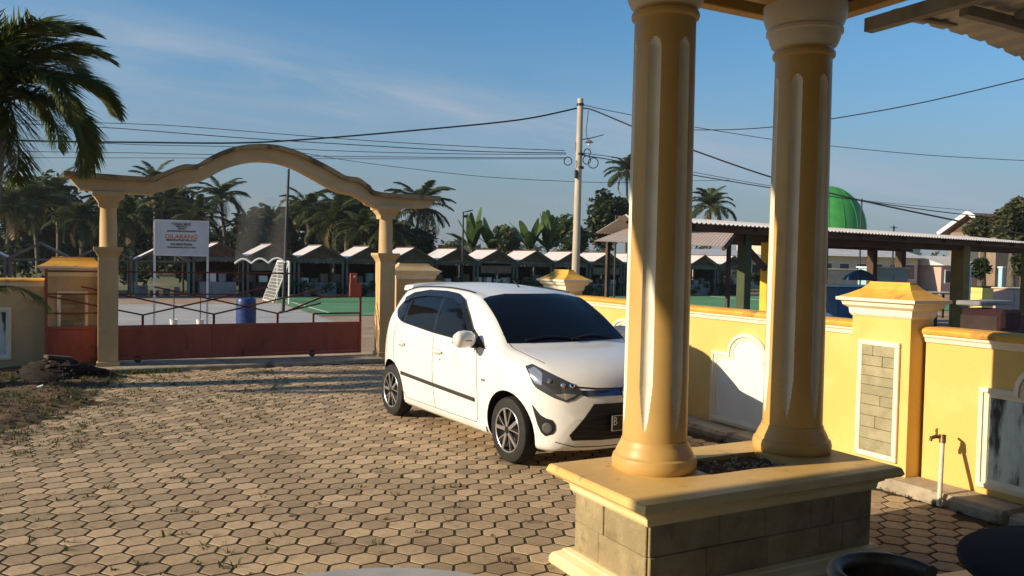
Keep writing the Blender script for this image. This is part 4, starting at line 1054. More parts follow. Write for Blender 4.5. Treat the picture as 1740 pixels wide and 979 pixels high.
def tree(name, label, px, py, Z, rpx, rpz, m, seed, n=3600, size=.24, cat='tree', group='broadleaf trees beyond the kiosks', clumps=22):
    p = dep(px, py, Z); k = Z / F_PX; rn = random.Random(seed); r = (rpx * k, rpx * k * .8, rpz * k)
    t = thing(name, label, cat, (p.x, p.y, -.06), 0, group)
    h = max(.8, p.z - r[2] * .5); tr, tp = trunk(t, h, .05 * p.z + .05, .04 * p.z * .6 + .02, (0, 0), M_bark, 8, 6, seed)
    for q in range(4):
        a = q * 1.7 + seed; MB().tube([(0, 0, h * .75), (math.cos(a) * r[0] * .3, math.sin(a) * r[1] * .3, h * .95), (math.cos(a) * r[0] * .55, math.sin(a) * r[1] * .55, p.z + .1 * r[2])], [.03 * p.z * .6, .02 * p.z * .6, .01 * p.z * .5], 6).build('limb', M_bark, t)
    mb = MB(); leaf_cloud(mb, (0, 0, p.z), r, n, size, rn, clumps); mb.build('crown', m, t)
    return t
for a in (
 ('dense dark tree in the grove at the far left', 45, 372, 74, 80, 92, M_leafD, 1), ('dark tree in the grove behind the left front wall pillar', 120, 405, 76, 62, 80, M_leafD, 2),
 ('dark tree in the grove behind the left gate column', 215, 395, 82, 65, 80, M_leafD, 3), ('dark tree in the grove behind the notice board', 305, 395, 85, 62, 75, M_leafD, 4),
 ('olive tree in the grove behind the hanging net', 452, 395, 84, 50, 48, M_leafO, 5), ('dark tree in the grove right of the leaning pole', 525, 400, 80, 55, 65, M_leafD, 6),
 ('dark tree in the grove under the right arch shoulder', 605, 408, 78, 62, 70, M_leafD, 7), ('dark low tree under the tall coconut palm', 690, 425, 70, 62, 48, M_leafD, 8),
 ('dark low tree in the grove under the arch crown', 390, 420, 82, 55, 55, M_leafD, 9)):
    tree('broadleaf_tree', *a[:6], a[6], a[7], 6500, .3)
tree('round_tree', 'round olive tree between the two banana plants', 860, 408, 64, 28, 25, M_leafO, 11, 3000, .17)
tree('broadleaf_tree', 'green tree behind the concrete utility pole', 965, 402, 62, 42, 36, M_leafG, 12, 3600, .19)
tree('broadleaf_tree', 'dark leafy tree left of the nearer porch column', 1034, 372, 66, 40, 48, M_leafD, 13, 4200, .26, clumps=30)
tree('small_tree', 'small distant tree beside the street lamp', 778, 428, 90, 22, 20, M_leafD, 14, 1200, .2)
tree('broadleaf_tree', 'leafy tree at the right edge above the shelter roof', 1722, 378, 44, 38, 42, M_leafO, 15, 3600, .15)
tree('broadleaf_tree', 'bushy tree in front of the brown roofed house', 1672, 386, 46, 34, 20, M_leafO, 16, 2600, .15)

def banana(label, px, py, Z, h, seed, n=9):
    p = dep(px, py, Z); t = thing('banana_plant', label, 'banana plant', (p.x, p.y, -.06), 0, 'banana plants behind the kiosks'); rn = random.Random(seed)
    for q in range(2):
        ox = (q - .5) * 1.3
        MB().tube([(ox, 0, 0), (ox, .05, p.z * .6), (ox + .05, 0, p.z)], [.16, .13, .08], 8).build('stem', M_leafG, t, 60)
        for k in range(n // 2 + 1):
            a = k * 2.4 + seed + q; el = R(rn.uniform(35, 85)); L = h * rn.uniform(.75, 1.1); mb = MB(); w = L * .13
            for i in range(9):
                u = i / 8; r_ = L * u; z = math.sin(el) * r_ - .42 * L * u * u * math.cos(el) * 1.3; ww = w * math.sin(PI * min(.97, .12 + .86 * u)) ** .6
                c = Vector((math.cos(a) * math.cos(el) * r_, math.sin(a) * math.cos(el) * r_, z)); sd = Vector((-math.sin(a), math.cos(a), .15)) * ww
                mb.v += [tuple(c - sd + Vector((0, 0, -.25 * ww * rn.random()))), tuple(c), tuple(c + sd + Vector((0, 0, -.25 * ww * rn.random())))]
            mb.f = [f for i in range(8) for f in ((3 * i, 3 * i + 1, 3 * i + 4, 3 * i + 3), (3 * i + 1, 3 * i + 2, 3 * i + 5, 3 * i + 4))]
            mb.build('leaf', M_banana, t, None, (ox + .05, 0, p.z - .1))
    return t
banana('banana plant right of the street lamp', 818, 418, 50, 2.6, 3, 16)
banana('banana plant left of the utility pole', 915, 418, 50, 2.6, 8, 16)
banana('tattered banana plant beside the right gate column', 640, 440, 50, 1.5, 5, 7)

# low green growth behind the kiosk row
hd = MB(); rn = random.Random(77)
for k in range(70):
    x = -12 + 64 * k / 69; leaf_cloud(hd, (x, 43 + rn.uniform(-.8, 1.6), .9), (1.1, .8, rn.uniform(.8, 1.5)), 150, .18, rn, 5)
tag(hd.build('undergrowth', M_leafD), 'dark leafy undergrowth behind the kiosk row', 'undergrowth', kind='stuff')
hd = MB()
for k in range(26):
    x = 8 + 26 * k / 25; leaf_cloud(hd, (x, 36.9 + rn.uniform(-.3, .3), .35), (.6, .4, rn.uniform(.3, .6)), 110, .10, rn, 4)
tag(hd.build('low_planting', M_leafG), 'low green planting along the court edge', 'planting', kind='stuff')
# hazy far ridge line of trees
fr_ = MB()
for k in range(150):
    az = -.75 + 1.75 * k / 149; d_ = 230 + rn.uniform(-20, 30); x, y = math.sin(az + YAW) * d_, math.cos(az + YAW) * d_
    leaf_cloud(fr_, (x, y, 2.5), (6, 6, rn.uniform(2.5, 5.5)), 60, 1.2, rn, 5)
tag(fr_.build('far_woodland', M_leafD), 'distant belt of woodland along the horizon', 'woodland', kind='stuff')

# ================================================================== KIOSKS
M_ksheet = mat('pale kiosk roof sheet', (.66, .60, .57), (.72, .66, .63), 2, .45, .05, 20, coord='World', c3=(.5, .44, .42), s3=.8, lo3=.55, hi3=.75)
M_kgable = mat('brown gable board', (.14, .085, .065), (.10, .06, .048), 4, .8, coord='World')
M_kpost = mat('grey kiosk post', (.15, .13, .115), (.11, .095, .085), 5, .8)
M_kdark = mat('dark kiosk boards', (.05, .032, .026), (.035, .022, .02), 3, .85, coord='World')
M_kcount = mat('grey kiosk counter', (.26, .25, .25), (.2, .2, .2), 3, .8, coord='World')
ordn = ['first', 'second', 'third', 'fourth', 'fifth', 'sixth', 'seventh', 'eighth', 'ninth', 'tenth', 'eleventh', 'twelfth', 'thirteenth', 'fourteenth', 'fifteenth', 'sixteenth', 'seventeenth', 'eighteenth', 'nineteenth', 'twentieth']
kx0 = onY(461.5, 414, 37.0).x
KX = [kx0 + 2.2 * i for i in range(-6, 13)]
M_goodA = mat('faded green cloth', (.13, .11, .08), (.17, .14, .10), 3, .9); M_goodB = mat('faded brown cloth', (.22, .12, .09), (.16, .09, .07), 3, .9)
M_kteal = mat('teal painted post', (.06, .20, .19), rough=.6)
for n_, x in enumerate(KX):
    left = n_ < 5
    ap, ev = (2.12, 1.52) if left else (2.30, 1.72)
    k_ = thing('market_kiosk', 'gabled market kiosk, %s from the left in the far row' % ordn[n_], 'kiosk', (x, 37.0, -.06), 0, 'market kiosks in the far row')
    for s in (-1, 1):
        sh = MB(); q = .025
        sh.add([(0, -.25, ap), (s * 1.08, -.25, ev), (s * 1.08, 2.3, ev), (0, 2.3, ap), (0, -.25, ap + q), (s * 1.08, -.25, ev + q), (s * 1.08, 2.3, ev + q), (0, 2.3, ap + q)], [(0, 1, 2, 3), (4, 7, 6, 5), (0, 4, 5, 1), (1, 5, 6, 2), (2, 6, 7, 3), (3, 7, 4, 0)])
        fixn(sh.build('roof_slope', M_ksheet, k_))
    for s in (-1, 1): MB().bar((0, -.27, ap - .005), (s * 1.08, -.27, ev - .005), .03, .09).build('barge_board', M_kgable if not left else M_kpost, k_)
    rj = MB().bar((0, -.27, ap + .05), (0, 2.3, ap + .05), .12, .03).build('ridge_cap', M_kgable, k_)
    gb = MB()
    if not left:
        gb.prism([(-1.02, ev + .02), (1.02, ev + .02), (0, ap - .02)], lambda a, z: (a, -.02, z), lambda a, z: (a, .02, z)); fixn(gb.build('gable_board', M_kgable, k_))
    else:
        for s in (-1, 1): MB().bar((0, 0, ap - .03), (s * 1.05, 0, ev - .01), .05, .07).build('gable_rafter', M_kpost, k_)
    MB().box((0, -.03, ev - .04), (2.1, .05, .09)).build('front_beam', M_kpost, k_)
    for px_, py_ in ((-1.0, 0), (1.0, 0), (-1.0, 2.1), (1.0, 2.1)): MB().box((px_, py_, (ev) / 2), (.09, .09, ev)).build('post', M_kteal if n_ == 4 and py_ == 0 else M_kpost, k_)
    if not left: MB().box((0, 2.1, .75), (1.9, .05, 1.5)).build('back_wall', M_kdark, k_)
    if not left: MB().box((0, .35, .32), (1.5, .5, .64), b=.02).build('counter', M_kcount if n_ % 3 else M_kdark, k_)
    rk = random.Random(n_ * 17)
    for q in range(4):
        gx = -.75 + q * .5 + rk.uniform(-.1, .1); gh = rk.uniform(.15, .45); MB().box((gx, rk.uniform(.25, .5) if not left else 1.2, (.64 if not left else .0) + gh / 2), (rk.uniform(.2, .42), .3, gh), rk.uniform(-.2, .2), .01).build('goods_box', (M_kcount, M_goodA, M_goodB, M_kgable, M_ksheet)[rk.randrange(5)], k_)
    if n_ in (6, 9, 11, 14): MB().box((0, -.06, ev - .32), (1.7, .02, .5)).build('banner_cloth', (M_goodA, M_goodB)[n_ % 2], k_)
    if n_ >= 5:                                            # scalloped cloth strip under the eaves
        sc = MB()
        for q in range(10): u = -1.0 + q * .2; sc.add([(u, -.07, ev - .08), (u + .2, -.07, ev - .08), (u + .19, -.07, ev - .17), (u + .1, -.07, ev - .23), (u + .01, -.07, ev - .17)], [(0, 1, 2, 3, 4)])
        tag(sc.build('valance', M_kpost if n_ % 2 else M_kgable, k_), kind='stuff')

# ================================================================== THINGS ON THE LOT BEYOND THE GATE
sb0 = gz(262, 556); sb1 = onY(352, 556, sb0.y - .15); sb1.z = 0
W_ = (sb1 - sb0).xy.length; sz_ = math.atan2(sb1.y - sb0.y, sb1.x - sb0.x)
sg = thing('notice_board', 'white notice board on two posts behind the red gate', 'notice board', (sb0.x, sb0.y, -.06), sz_)
zt_ = onY(262, 374, sb0.y).z + .06; zb_ = onY(262, 433, sb0.y).z + .06
for x in (0, W_): MB().box((x, 0, zt_ / 2), (.05, .05, zt_)).build('post', M_whitepost, sg)
bd = MB().box((W_ / 2, -.03, (zt_ + zb_) / 2), (W_, .02, zt_ - zb_)).build('board', mat('grey white board', (.62, .64, .64), (.56, .58, .58), 2, .5), sg)
for z in (zt_, zb_): MB().box((W_ / 2, -.035, z), (W_ + .05, .035, .035)).build('board_rail', M_whitepost, sg)
M_ink = mat('black sign ink', (.03, .03, .035), rough=.7); M_oran = mat('orange sign ink', (.62, .16, .05), rough=.7)
hh = zt_ - zb_; Mx = lambda z: Matrix.Translation((W_ / 2, -.043, z)) @ Matrix.Rotation(PI / 2, 4, 'X')
for body_, fz, size, m_, sx_ in (('TANAH MILIK', .90, .085, M_ink, .95), ('PEMERINTAH', .83, .06, M_ink, .8), ('DAERAH', .765, .06, M_ink, .8), ('DINAS PERHUBUNGAN DAN PERDAGANGAN', .695, .058, M_ink, .62),
                              ('DILARANG', .535, .155, M_oran, 1.1), ('MEMANFAATKAN DAN ATAU', .435, .07, M_ink, .82), ('ANCAMAN PIDANA', .315, .085, M_ink, .75), ('PELANGGARAN PASAL 167 AYAT 1 KUHP', .225, .06, M_ink, .66)):
    tag(text_mesh('sign_lettering', body_, size * hh / .9, m_, bd, Mx(zb_ + hh * fz), .001, 'CENTER', sx_ * W_ / 1.25, .002), kind='stuff')

bp = gz(418, 556); brl = thing('plastic_barrel', 'blue plastic barrel behind the middle of the red gate', 'barrel', (bp.x, bp.y, -.06))
MB().lathe([(.20, 0), (.225, .02), (.235, .08), (.235, .24), (.243, .25), (.243, .27), (.235, .28), (.238, .50), (.246, .51), (.246, .53), (.238, .54), (.232, .70), (.215, .765), (.205, .775), (.195, .765), (.03, .765)], 32).build('drum', M_blue, brl, 35)
for s in (-1, 1): MB().lathe([(.035, .76), (.035, .785), (.03, .79)], 14, (s * .11, 0, 0)).build('bung', M_steel, brl)
for lab, px in (('white bucket holding a dark rod left of its twin behind the gate', 295), ('white bucket holding a dark rod nearer the blue barrel', 340)):
    p = gz(px, 551); bk = thing('bucket_post', lab, 'bucket', (p.x, p.y, -.06), 0, 'white buckets with rods')
    MB().lathe([(.075, 0), (.095, .17), (.10, .175), (.10, .185), (.088, .185), (.08, .16)], 20).build('bucket', M_whitepost, bk, 35)
    MB().tube([(0, 0, .15), (.01, 0, .85)], .012, 6).build('rod', M_steel, bk)
p0, p1 = dep(484, 500, 25.5), dep(490, 285, 25.5); p0 = gz(481, 528)
lp = thing('net_pole', 'tall dark leaning steel pole under the arch', 'pole', (p0.x, p0.y, -.06))
d_ = dep(490.5, 284, (p0 - CAM).dot(_f)) - p0; MB().tube([(0, 0, 0), d_], [.055, .04], 10).build('pole', M_steel, lp); MB().lathe([(.14, 0), (.14, .03), (.07, .05)], 16).build('base_plate', M_steel, lp)
# netting hung from the pole
Zn = (p0 - CAM).dot(_f)
def net(name, label, tl, tr, br, bl, Z, alpha, nx_, nz_, scallop):
    mb = MB(); cs = [dep(*q, Z) for q in (tl, tr, br, bl)]
    for j in range(nz_ + 1):
        for i in range(nx_ + 1):
            u, v = i / nx_, j / nz_; p = cs[0].lerp(cs[1], u).lerp(cs[3].lerp(cs[2], u), v); p.z += (scallop * abs(math.sin(u * PI * 3)) * v * v); p.y += .06 * math.sin(u * 9 + v * 2); mb.v.append(tuple(p))
    mb.f = [(j * (nx_ + 1) + i, j * (nx_ + 1) + i + 1, (j + 1) * (nx_ + 1) + i + 1, (j + 1) * (nx_ + 1) + i) for j in range(nz_) for i in range(nx_)]
    me = mb.mesh(name, mat(name + ' twine', (.34, .34, .34), rough=.9, alpha=alpha)); o = link(me, name); return tag(o, label, 'net')
net('hanging_net', 'grey scalloped sports net hanging beside the leaning pole', (408, 330), (488, 338), (485, 446), (399, 448), Zn, .10, 24, 14, .14)
ne = MB(); pts = [dep(399 + (485 - 399) * i / 30, 448 - 2 * i / 30 - 7.5 * abs(math.sin(i / 30 * PI * 3)), Zn - .03) for i in range(31)]
tag(ne.tube(pts, .035, 6).build('net_hem', mat('white net cord', (.6, .6, .58), rough=.9)), 'white rolled hem cord along the bottom of the sports net', 'net cord')
# small football goal
g0 = gz(491, 515); g1 = gz(472, 512); gback = gz(450, 508)
gl = thing('football_goal', 'small white football goal on the green court', 'goal', (g0.x, g0.y, -.04))
hG = onY(491, 443, g0.y).z
A = Vector((0, 0, 0)); B = (gz(471, 510) - g0); D = (gz(447, 507) - g0)
for a, b in ((A, A + Vector((0, 0, hG))), (B, B + Vector((0, 0, hG)))): MB().tube([a, b], .035, 8).build('post', M_whitepost, gl)
MB().tube([A + Vector((0, 0, hG)), B + Vector((0, 0, hG))], .035, 8).build('crossbar', M_whitepost, gl)
tp2 = (onY(466, 443, (g0 + B).y + .4)) - g0; E_ = D - B
for a, b in ((B + Vector((0, 0, hG)), B + E_), (A + Vector((0, 0, hG)), A + E_), (B + E_, A + E_)): MB().tube([a, b], .025, 8).build('stay', M_whitepost, gl)
nt = MB()
for i in range(13):
    t = i / 12; nt.bar((A + Vector((0, 0, hG))).lerp(B + Vector((0, 0, hG)), t), (A + E_).lerp(B + E_, t), .012)
    q0 = (A + Vector((0, 0, hG))).lerp(A + E_, t); q1 = (B + Vector((0, 0, hG))).lerp(B + E_, t); nt.bar(q0, q1, .012)
tag(nt.build('goal_net', M_whitepost, gl), kind='stuff')
# street lamp on the court
p = dep(786, 440, 40); sl_ = thing('court_lamp', 'slim dark lamp post with angled floodlight beyond the car', 'lamp post', (p.x, p.y, -.06))
h_ = dep(786, 360, 40).z + .06; MB().tube([(0, 0, 0), (0, 0, h_)], [.06, .04], 8).build('pole', M_steel, sl_)
MB().bar((0, 0, h_ - .02), (.22, 0, h_ + .02), .03).build('arm', M_steel, sl_); MB().box((.3, 0, h_ + .05), (.34, .2, .05), tilt=Matrix.Rotation(-.25, 3, 'Y')).build('floodlight', M_steel, sl_); MB().box((.12, 0, h_ - .22), (.16, .1, .12)).build('control_box', M_steel, sl_)
for lab, px, top_, Z in (('thin dark fence pole left of the nearer porch column', 1045, 365, 30), ('thin dark fence pole beyond the far end of the side wall', 1067, 420, 30)):
    p = dep(px, 440, Z); o_ = thing('fence_pole', lab, 'pole', (p.x, p.y, -.06), 0, 'thin fence poles'); h_ = dep(px, top_, Z).z
    MB().tube([(0, 0, 0), (0, 0, h_)], .035, 8).build('pole', M_steel, o_); MB().lathe([(.05, h_), (.03, h_ + .04)], 8).build('pole_cap', M_steel, o_)

# ================================================================== UTILITY POLE AND WIRES
UZ = 30.0; ub_ = dep(977.5, 470, UZ); up_ = thing('utility_pole', 'tall round concrete utility pole behind the side wall', 'utility pole', (ub_.x, ub_.y, -.06))
ut = dep(986.5, 168, UZ) - Vector((ub_.x, ub_.y, -.06)); MB().tube([(-.06 * ut.x, -.06 * ut.y, 0), ut * .5, ut], [.155, .13, .105], 16).build('shaft', M_polec, up_, 60)
def ul(px, py, dz=0): return dep(px, py, UZ + dz) - Vector((ub_.x, ub_.y, -.06))
for y in (178, 262, 285): MB().tube([ul(986, y) - Vector((0, 0, .04)), ul(986, y) + Vector((0, 0, .04))], .135, 16).build('band', M_steel, up_)
MB().tube([ul(984, 238), ul(1003, 235), ul(1026, 229)], [.02, .02, .015], 6).build('lamp_arm', M_steel, up_)
MB().tube([ul(984, 236), ul(979, 243), ul(979, 258)], .025, 6).build('conduit', M_steel, up_)
lm = MB().lathe([(.03, .10), (.06, .08), (.16, .0), (.15, -.01)], 14, ul(1001, 242)).build('lamp_shade', M_galv, up_, 40); MB().lathe([(.03, 0), (.055, -.05), (.05, -.09), (.02, -.11)], 12, ul(1001, 243)).build('bulb', M_whitepost, lm, 40)
MB().tube([ul(1000, 188), ul(998, 205), ul(996, 222), ul(998, 238)], .012, 5).build('lamp_cord', M_steel, up_)
for px, py, r_ in ((965, 274, .14), (997, 272, .14), (1008, 277, .18), (998, 259, .12)):
    c = ul(px, py, -.15); pts = [c + Vector((_r.x * math.cos(a), _r.y * math.cos(a), math.sin(a) * 1.05)) * r_ for a in [2 * PI * k / 18 for k in range(19)]]
    MB().tube(pts, .018, 6).build('cable_coil', M_black, up_)
MB().box(ul(979, 296, -.15), (.1, .1, .3), b=.02).build('junction_box', M_steel, up_)
M_wire = mat('black cable', (.012, .012, .013), rough=.6)
def wire(label, pts, r_=.016):
    P3 = [dep(*q) for q in pts]; D3 = []
    for i in range(len(P3) - 1):
        q = [P3[min(max(i + k, 0), len(P3) - 1)] for k in (-1, 0, 1, 2)]
        for s in range(6):
            t = s / 6; D3.append(.5 * ((2 * q[1]) + (q[2] - q[0]) * t + (2 * q[0] - 5 * q[1] + 4 * q[2] - q[3]) * t * t + (3 * q[1] - q[0] - 3 * q[2] + q[3]) * t ** 3))
    D3.append(P3[-1]); o = MB().tube(D3, r_, 5).build('overhead_cable', M_wire); tag(o, label, 'cable', 'overhead cables')
wire('thick black cable from the pole top sagging left over the arch', [(980, 184, 30), (880, 204, 29.5), (700, 222, 29), (520, 237, 28.5), (400, 243, 28), (240, 242, 27.5), (80, 240, 27), (-60, 236, 26.5)], .030)
wire('topmost thin cable crossing behind the arch from the far left', [(960, 256, 30), (820, 250, 30), (640, 240, 30), (480, 228, 30), (300, 214, 30), (180, 209, 30), (-60, 200, 30)], .013)
wire('second thin cable running from the pole to the far left', [(962, 260, 30), (800, 257, 30), (600, 246, 30), (420, 235, 30), (250, 222, 30), (180, 217, 30), (-60, 206, 30)], .016)
wire('third thin cable running from the pole to the far left', [(962, 262, 30), (820, 262, 30), (620, 258, 30), (420, 250, 30), (240, 246, 30), (80, 240, 30), (-60, 240, 30)], .012)
wire('fourth thin cable level behind the arch crown', [(962, 268, 30), (820, 268, 30), (600, 266, 30), (420, 264, 30), (240, 260, 30), (80, 258, 30), (-60, 256, 30)], .012)
wire('lowest thin cable level behind the arch shoulders', [(962, 270, 30), (700, 270, 30), (420, 269, 30), (80, 268, 30), (-60, 268, 30)], .010)
wire('sagging thin cable passing low across the pole', [(1240, 306, 33), (1060, 310, 32), (985, 309, 31), (860, 303, 30), (760, 294, 30), (600, 274, 30), (470, 252, 30)], .010)
wire('thick black cable from the pole top down to the right', [(990, 184, 30), (1010, 188, 29.5), (1080, 217, 28), (1180, 256, 27), (1320, 304, 26), (1460, 340, 25), (1640, 378, 24), (1800, 410, 23)], .026)
wire('thin dashed looking cable from the pole top to the right', [(990, 178, 30), (1020, 185, 30), (1080, 197, 30), (1180, 216, 31), (1320, 238, 32), (1420, 249, 33), (1580, 264, 34), (1760, 274, 35)], .013)
wire('black cable rising to the upper right corner', [(1100, 221, 30), (1180, 221, 28), (1250, 220, 26), (1320, 215, 24), (1420, 201, 22), (1560, 176, 20), (1740, 134, 18), (1800, 118, 17)], .015)
wire('bundle cable from pole middle to the right behind columns', [(990, 264, 30), (1040, 272, 30), (1100, 284, 30), (1180, 298, 30), (1320, 321, 30), (1420, 335, 30), (1560, 355, 30), (1650, 366, 30), (1760, 378, 30)], .018)
wire('thin cable from pole middle to the house roof', [(990, 260, 30), (1060, 270, 31), (1180, 293, 33), (1320, 318, 36), (1460, 340, 40), (1650, 358, 44)], .012)

# ================================================================== SHELTER BEYOND THE SIDE WALL
SO = Vector((8.75, 12.7, -.06)); srz = R(7.5)
sh = thing('open_shelter', 'long open shelter with corrugated roof beyond the side wall', 'shelter', SO, srz)
M_corr = mat('corrugated white roof sheet', (.62, .60, .57), (.56, .53, .50), 1.5, .5, .05, 20, coord='World', c3=(.34, .24, .17), s3=1.2, lo3=.58, hi3=.75)
M_rust = mat('tan corrugated sheet', (.66, .47, .34), (.72, .53, .40), 2, .55, .05, 20, coord='World', c3=(.52, .36, .26), s3=2.5, lo3=.55, hi3=.75)
def corrugated(corners, nwave, amp, thick=.006, per=6):
    a, b, c, d = [Vector(q) for q in corners]; n = nwave * per; mb = MB(); nr = (b - a).cross(d - a).normalized()
    if nr.z < 0: nr = -nr
    for lay in (0, 1):
        for i in range(n + 1):
            u = i / n; o_ = nr * (amp * math.sin(2 * PI * i / per) + thick * lay)
            mb.v += [tuple(a.lerp(b, u) + o_), tuple(d.lerp(c, u) + o_)]
    s = 2 * (n + 1)
    for i in range(n):
        mb.f += [(2 * i, 2 * i + 2, 2 * i + 3, 2 * i + 1), (s + 2 * i, s + 2 * i + 1, s + 2 * i + 3, s + 2 * i + 2), (2 * i, s + 2 * i, s + 2 * i + 2, 2 * i + 2), (2 * i + 1, 2 * i + 3, s + 2 * i + 3, s + 2 * i + 1)]
    return mb
SL = 17.5
def sloc(px, py, dy):                                     # a point on the plane y = dy of the shelter
    iv = (Matrix.Translation(SO) @ Matrix.Rotation(srz, 4, 'Z')).inverted(); o_ = iv @ CAM; d = iv.to_3x3() @ ray(px, py); t = (dy - o_.y) / d.y; return o_ + d * t
xr1, xr2 = sloc(1062, 372, 2.0).x, sloc(1012, 400, 4.4).x
corrugated([(sloc(1070, 375, -.3).x, -.3, 2.62), (SL, -.3, 2.62), (SL, 2.0, 2.87), (xr1, 2.0, 2.87)], 130, .018).build('roof_slope', M_corr, sh, 60)
corrugated([(xr1, 2.0, 2.865), (SL, 2.0, 2.865), (SL, 4.4, 2.55), (xr2, 4.4, 2.55)], 130, .018).build('roof_slope', M_corr, sh, 60)
M_wood = mat('dark roof timber', (.07, .045, .03), (.10, .065, .045), 3, .85, stretch=(.4, 4, 4))
MB().box((SL / 2 + .1, -.12, 2.53), (SL - .3, .06, .12)).build('eave_beam', M_wood, sh); MB().box(((SL + xr1) / 2, 2.0, 2.76), (SL - xr1, .08, .14)).build('ridge_beam', M_wood, sh); MB().box(((SL + xr2) / 2 + .1, 4.1, 2.46), (SL - xr2 - .2, .08, .14)).build('eave_beam', M_wood, sh)
MB().box((SL / 2 + .3, .28, 2.42), (SL - .7, .10, .18)).build('front_beam', M_wood, sh)
M_pyel = mat('yellow painted post', (.78, .50, .03), (.70, .44, .03), 3, .6); M_pgreen = mat('dark green post', (.05, .075, .03), (.04, .06, .03), 3, .7); M_polive = mat('olive painted post', (.20, .15, .045), (.16, .12, .04), 3, .7)
for px, w_, dy, m_ in ((1263, .22, .3, M_pgreen), (1307, .30, .28, M_pyel), (1395, .26, 4.1, M_wood), (1480, .24, 4.1, M_wood), (1528, .26, 4.1, M_wood), (1630, .36, .3, M_polive), (1748, .36, .3, M_polive)):
    x = sloc(px, 500, dy).x; MB().box((x, dy, 1.25), (w_, w_, 2.5), b=.01).build('post', m_, sh)
xb = sloc(1300, 460, .28).x; MB().bar((xb, .28, 1.75), (xb - .95, .28, 2.40), .09, .12).build('brace', M_wood, sh)
for k in range(9): MB().bar((1.9 + 1.9 * k, -.25, 2.56), (1.9 + 1.9 * k, 2.0, 2.80), .05, .09).build('rafter', M_wood, sh)
aw = thing('awning_sheet', 'tan corrugated awning sheet at the near corner of the shelter', 'awning', (7.3, 11.2, 0))
cA, cB, cC, cD = [Vector(q) - Vector((7.3, 11.2, 0)) for q in ((7.3, 11.2, 2.10), (9.35, 10.45, 2.06), (11.4, 12.45, 2.38), (9.35, 13.2, 2.42))]
corrugated([cA, cB, cC, cD], 34, .0035).build('sheet', M_rust, aw, 60)
for q0, q1 in ((cA, cD), (cB, cC)): MB().bar(q0 - Vector((0, 0, .04)), q1 - Vector((0, 0, .04)), .05).build('batten', M_wood, aw)
for q0 in (cA.lerp(cD, .4), cB.lerp(cC, .5)): MB().box((q0.x, q0.y, (q0.z - .06) / 2), (.06, .06, q0.z)).build('post', M_wood, aw)
# things under and behind the shelter
def block_stall(name, label, px, py, Z, w, d, h, m, top=None, cat='stall', legs=False):
    p = dep(px, py, Z); t = thing(name, label, cat, (p.x, p.y, -.06), -YAW + R(20))
    if legs:
        for x in (-w / 2 + .05, w / 2 - .05):
            for y in (-d / 2 + .05, d / 2 - .05): MB().box((x, y, h / 2), (.06, .06, h)).build('leg', M_wood, t)
        MB().box((0, 0, h), (w, d, .06), b=.01).build('table_top', m, t)
    else:
        MB().box((0, 0, h / 2), (w, d, h), b=.02).build('cabinet', m, t); MB().box((0, 0, h + .025), (w + .1, d + .1, .05), b=.01).build('counter_top', top or M_white, t)
        for x in (-w / 4, w / 4): MB().box((x, -d / 2 - .012, h * .5), (w * .42, .02, h * .75), b=.005).build('door_panel', m, t)
    return t
M_bl = mat('blue stall paint', (.03, .11, .28), (.025, .09, .22), 3, .6); M_lb = mat('pale blue paint', (.32, .52, .60), rough=.6); M_yl = mat('pale yellow paint', (.66, .56, .18), rough=.6); M_crm = mat('cream paint', (.62, .55, .42), (.56, .48, .36), 1.5, .7); M_pink = mat('pale pink plaster', (.55, .38, .32), (.5, .34, .29), 1.5, .7)
block_stall('market_stall', 'blue boxed market stall behind the yellow stone pillar', 1432, 490, 20, .9, .7, 1.35, M_bl, M_lb)
block_stall('market_stall', 'cream market stall with plain front under the shelter', 1405, 470, 30, 2.0, .8, 1.7, M_crm)
block_stall('display_table', 'white display table under the shelter beside the pillar cap', 1548, 490, 24, 1.3, .8, .8, M_whitepost, legs=True, cat='table')
block_stall('market_stall', 'pale blue market stall behind the stone pillar', 1500, 470, 28, 1.4, .8, 1.8, M_lb, M_whitepost)
block_stall('market_stall', 'low yellow market stall far right behind the shelter', 1678, 500, 34, 1.5, .8, 1.1, M_yl, M_leafG)
block_stall('market_stall', 'low pale orange stall at the right edge', 1735, 500, 30, 1.8, .8, 1.15, M_pink, M_crm)
block_stall('display_table', 'cream display table in the shelter left of the broad post', 1590, 500, 30, 1.6, .8, .95, M_crm, legs=True, cat='table')
M_dred = mat('dark red cloth', (.035, .009, .013), (.025, .008, .01), 4, .9)
p = dep(1690, 530, 17.5); cv = thing('covered_cart', 'dark cart under a red cloth inside the shelter', 'cart', (p.x, p.y, -.06), R(8))
MB().box((0, 0, .55), (1.35, .8, .7), b=.05).build('cart_body', M_kdark, cv); MB().box((-.25, -.05, .80), (.8, .86, .42), b=.06).build('cloth_cover', M_dred, cv); MB().box((0, .2, 1.12), (1.5, .5, .1), b=.02).build('cart_roof', M_kcount, cv)
for x in (-.5, .5): MB().tube([(x, -.42, .25), (x, -.36, .25)], .25, 20).build('wheel', M_black, cv)
p = dep(1462, 470, 26); um = thing('parasol', 'blue market parasol behind the stone pillar', 'parasol', (p.x, p.y, -.06)); MB().tube([(0, 0, 0), (0, 0, 1.75)], .025, 8).build('pole', M_whitepost, um); MB().lathe([(.55, 1.42), (.45, 1.55), (.2, 1.70), (.02, 1.76)], 10).build('canopy', M_bl, um)
for lab, px, py, Z, r_ in (('small dark leafy shrub tree behind the yellow stall', 1668, 455, 36, 26), ('small leafy tree hanging at the right edge under the shelter roof', 1738, 448, 30, 24)):
    tree('small_tree', lab, px, py, Z, r_, r_ * .7, M_leafD, int(px), 1200, .10, group='small trees behind the shelter')
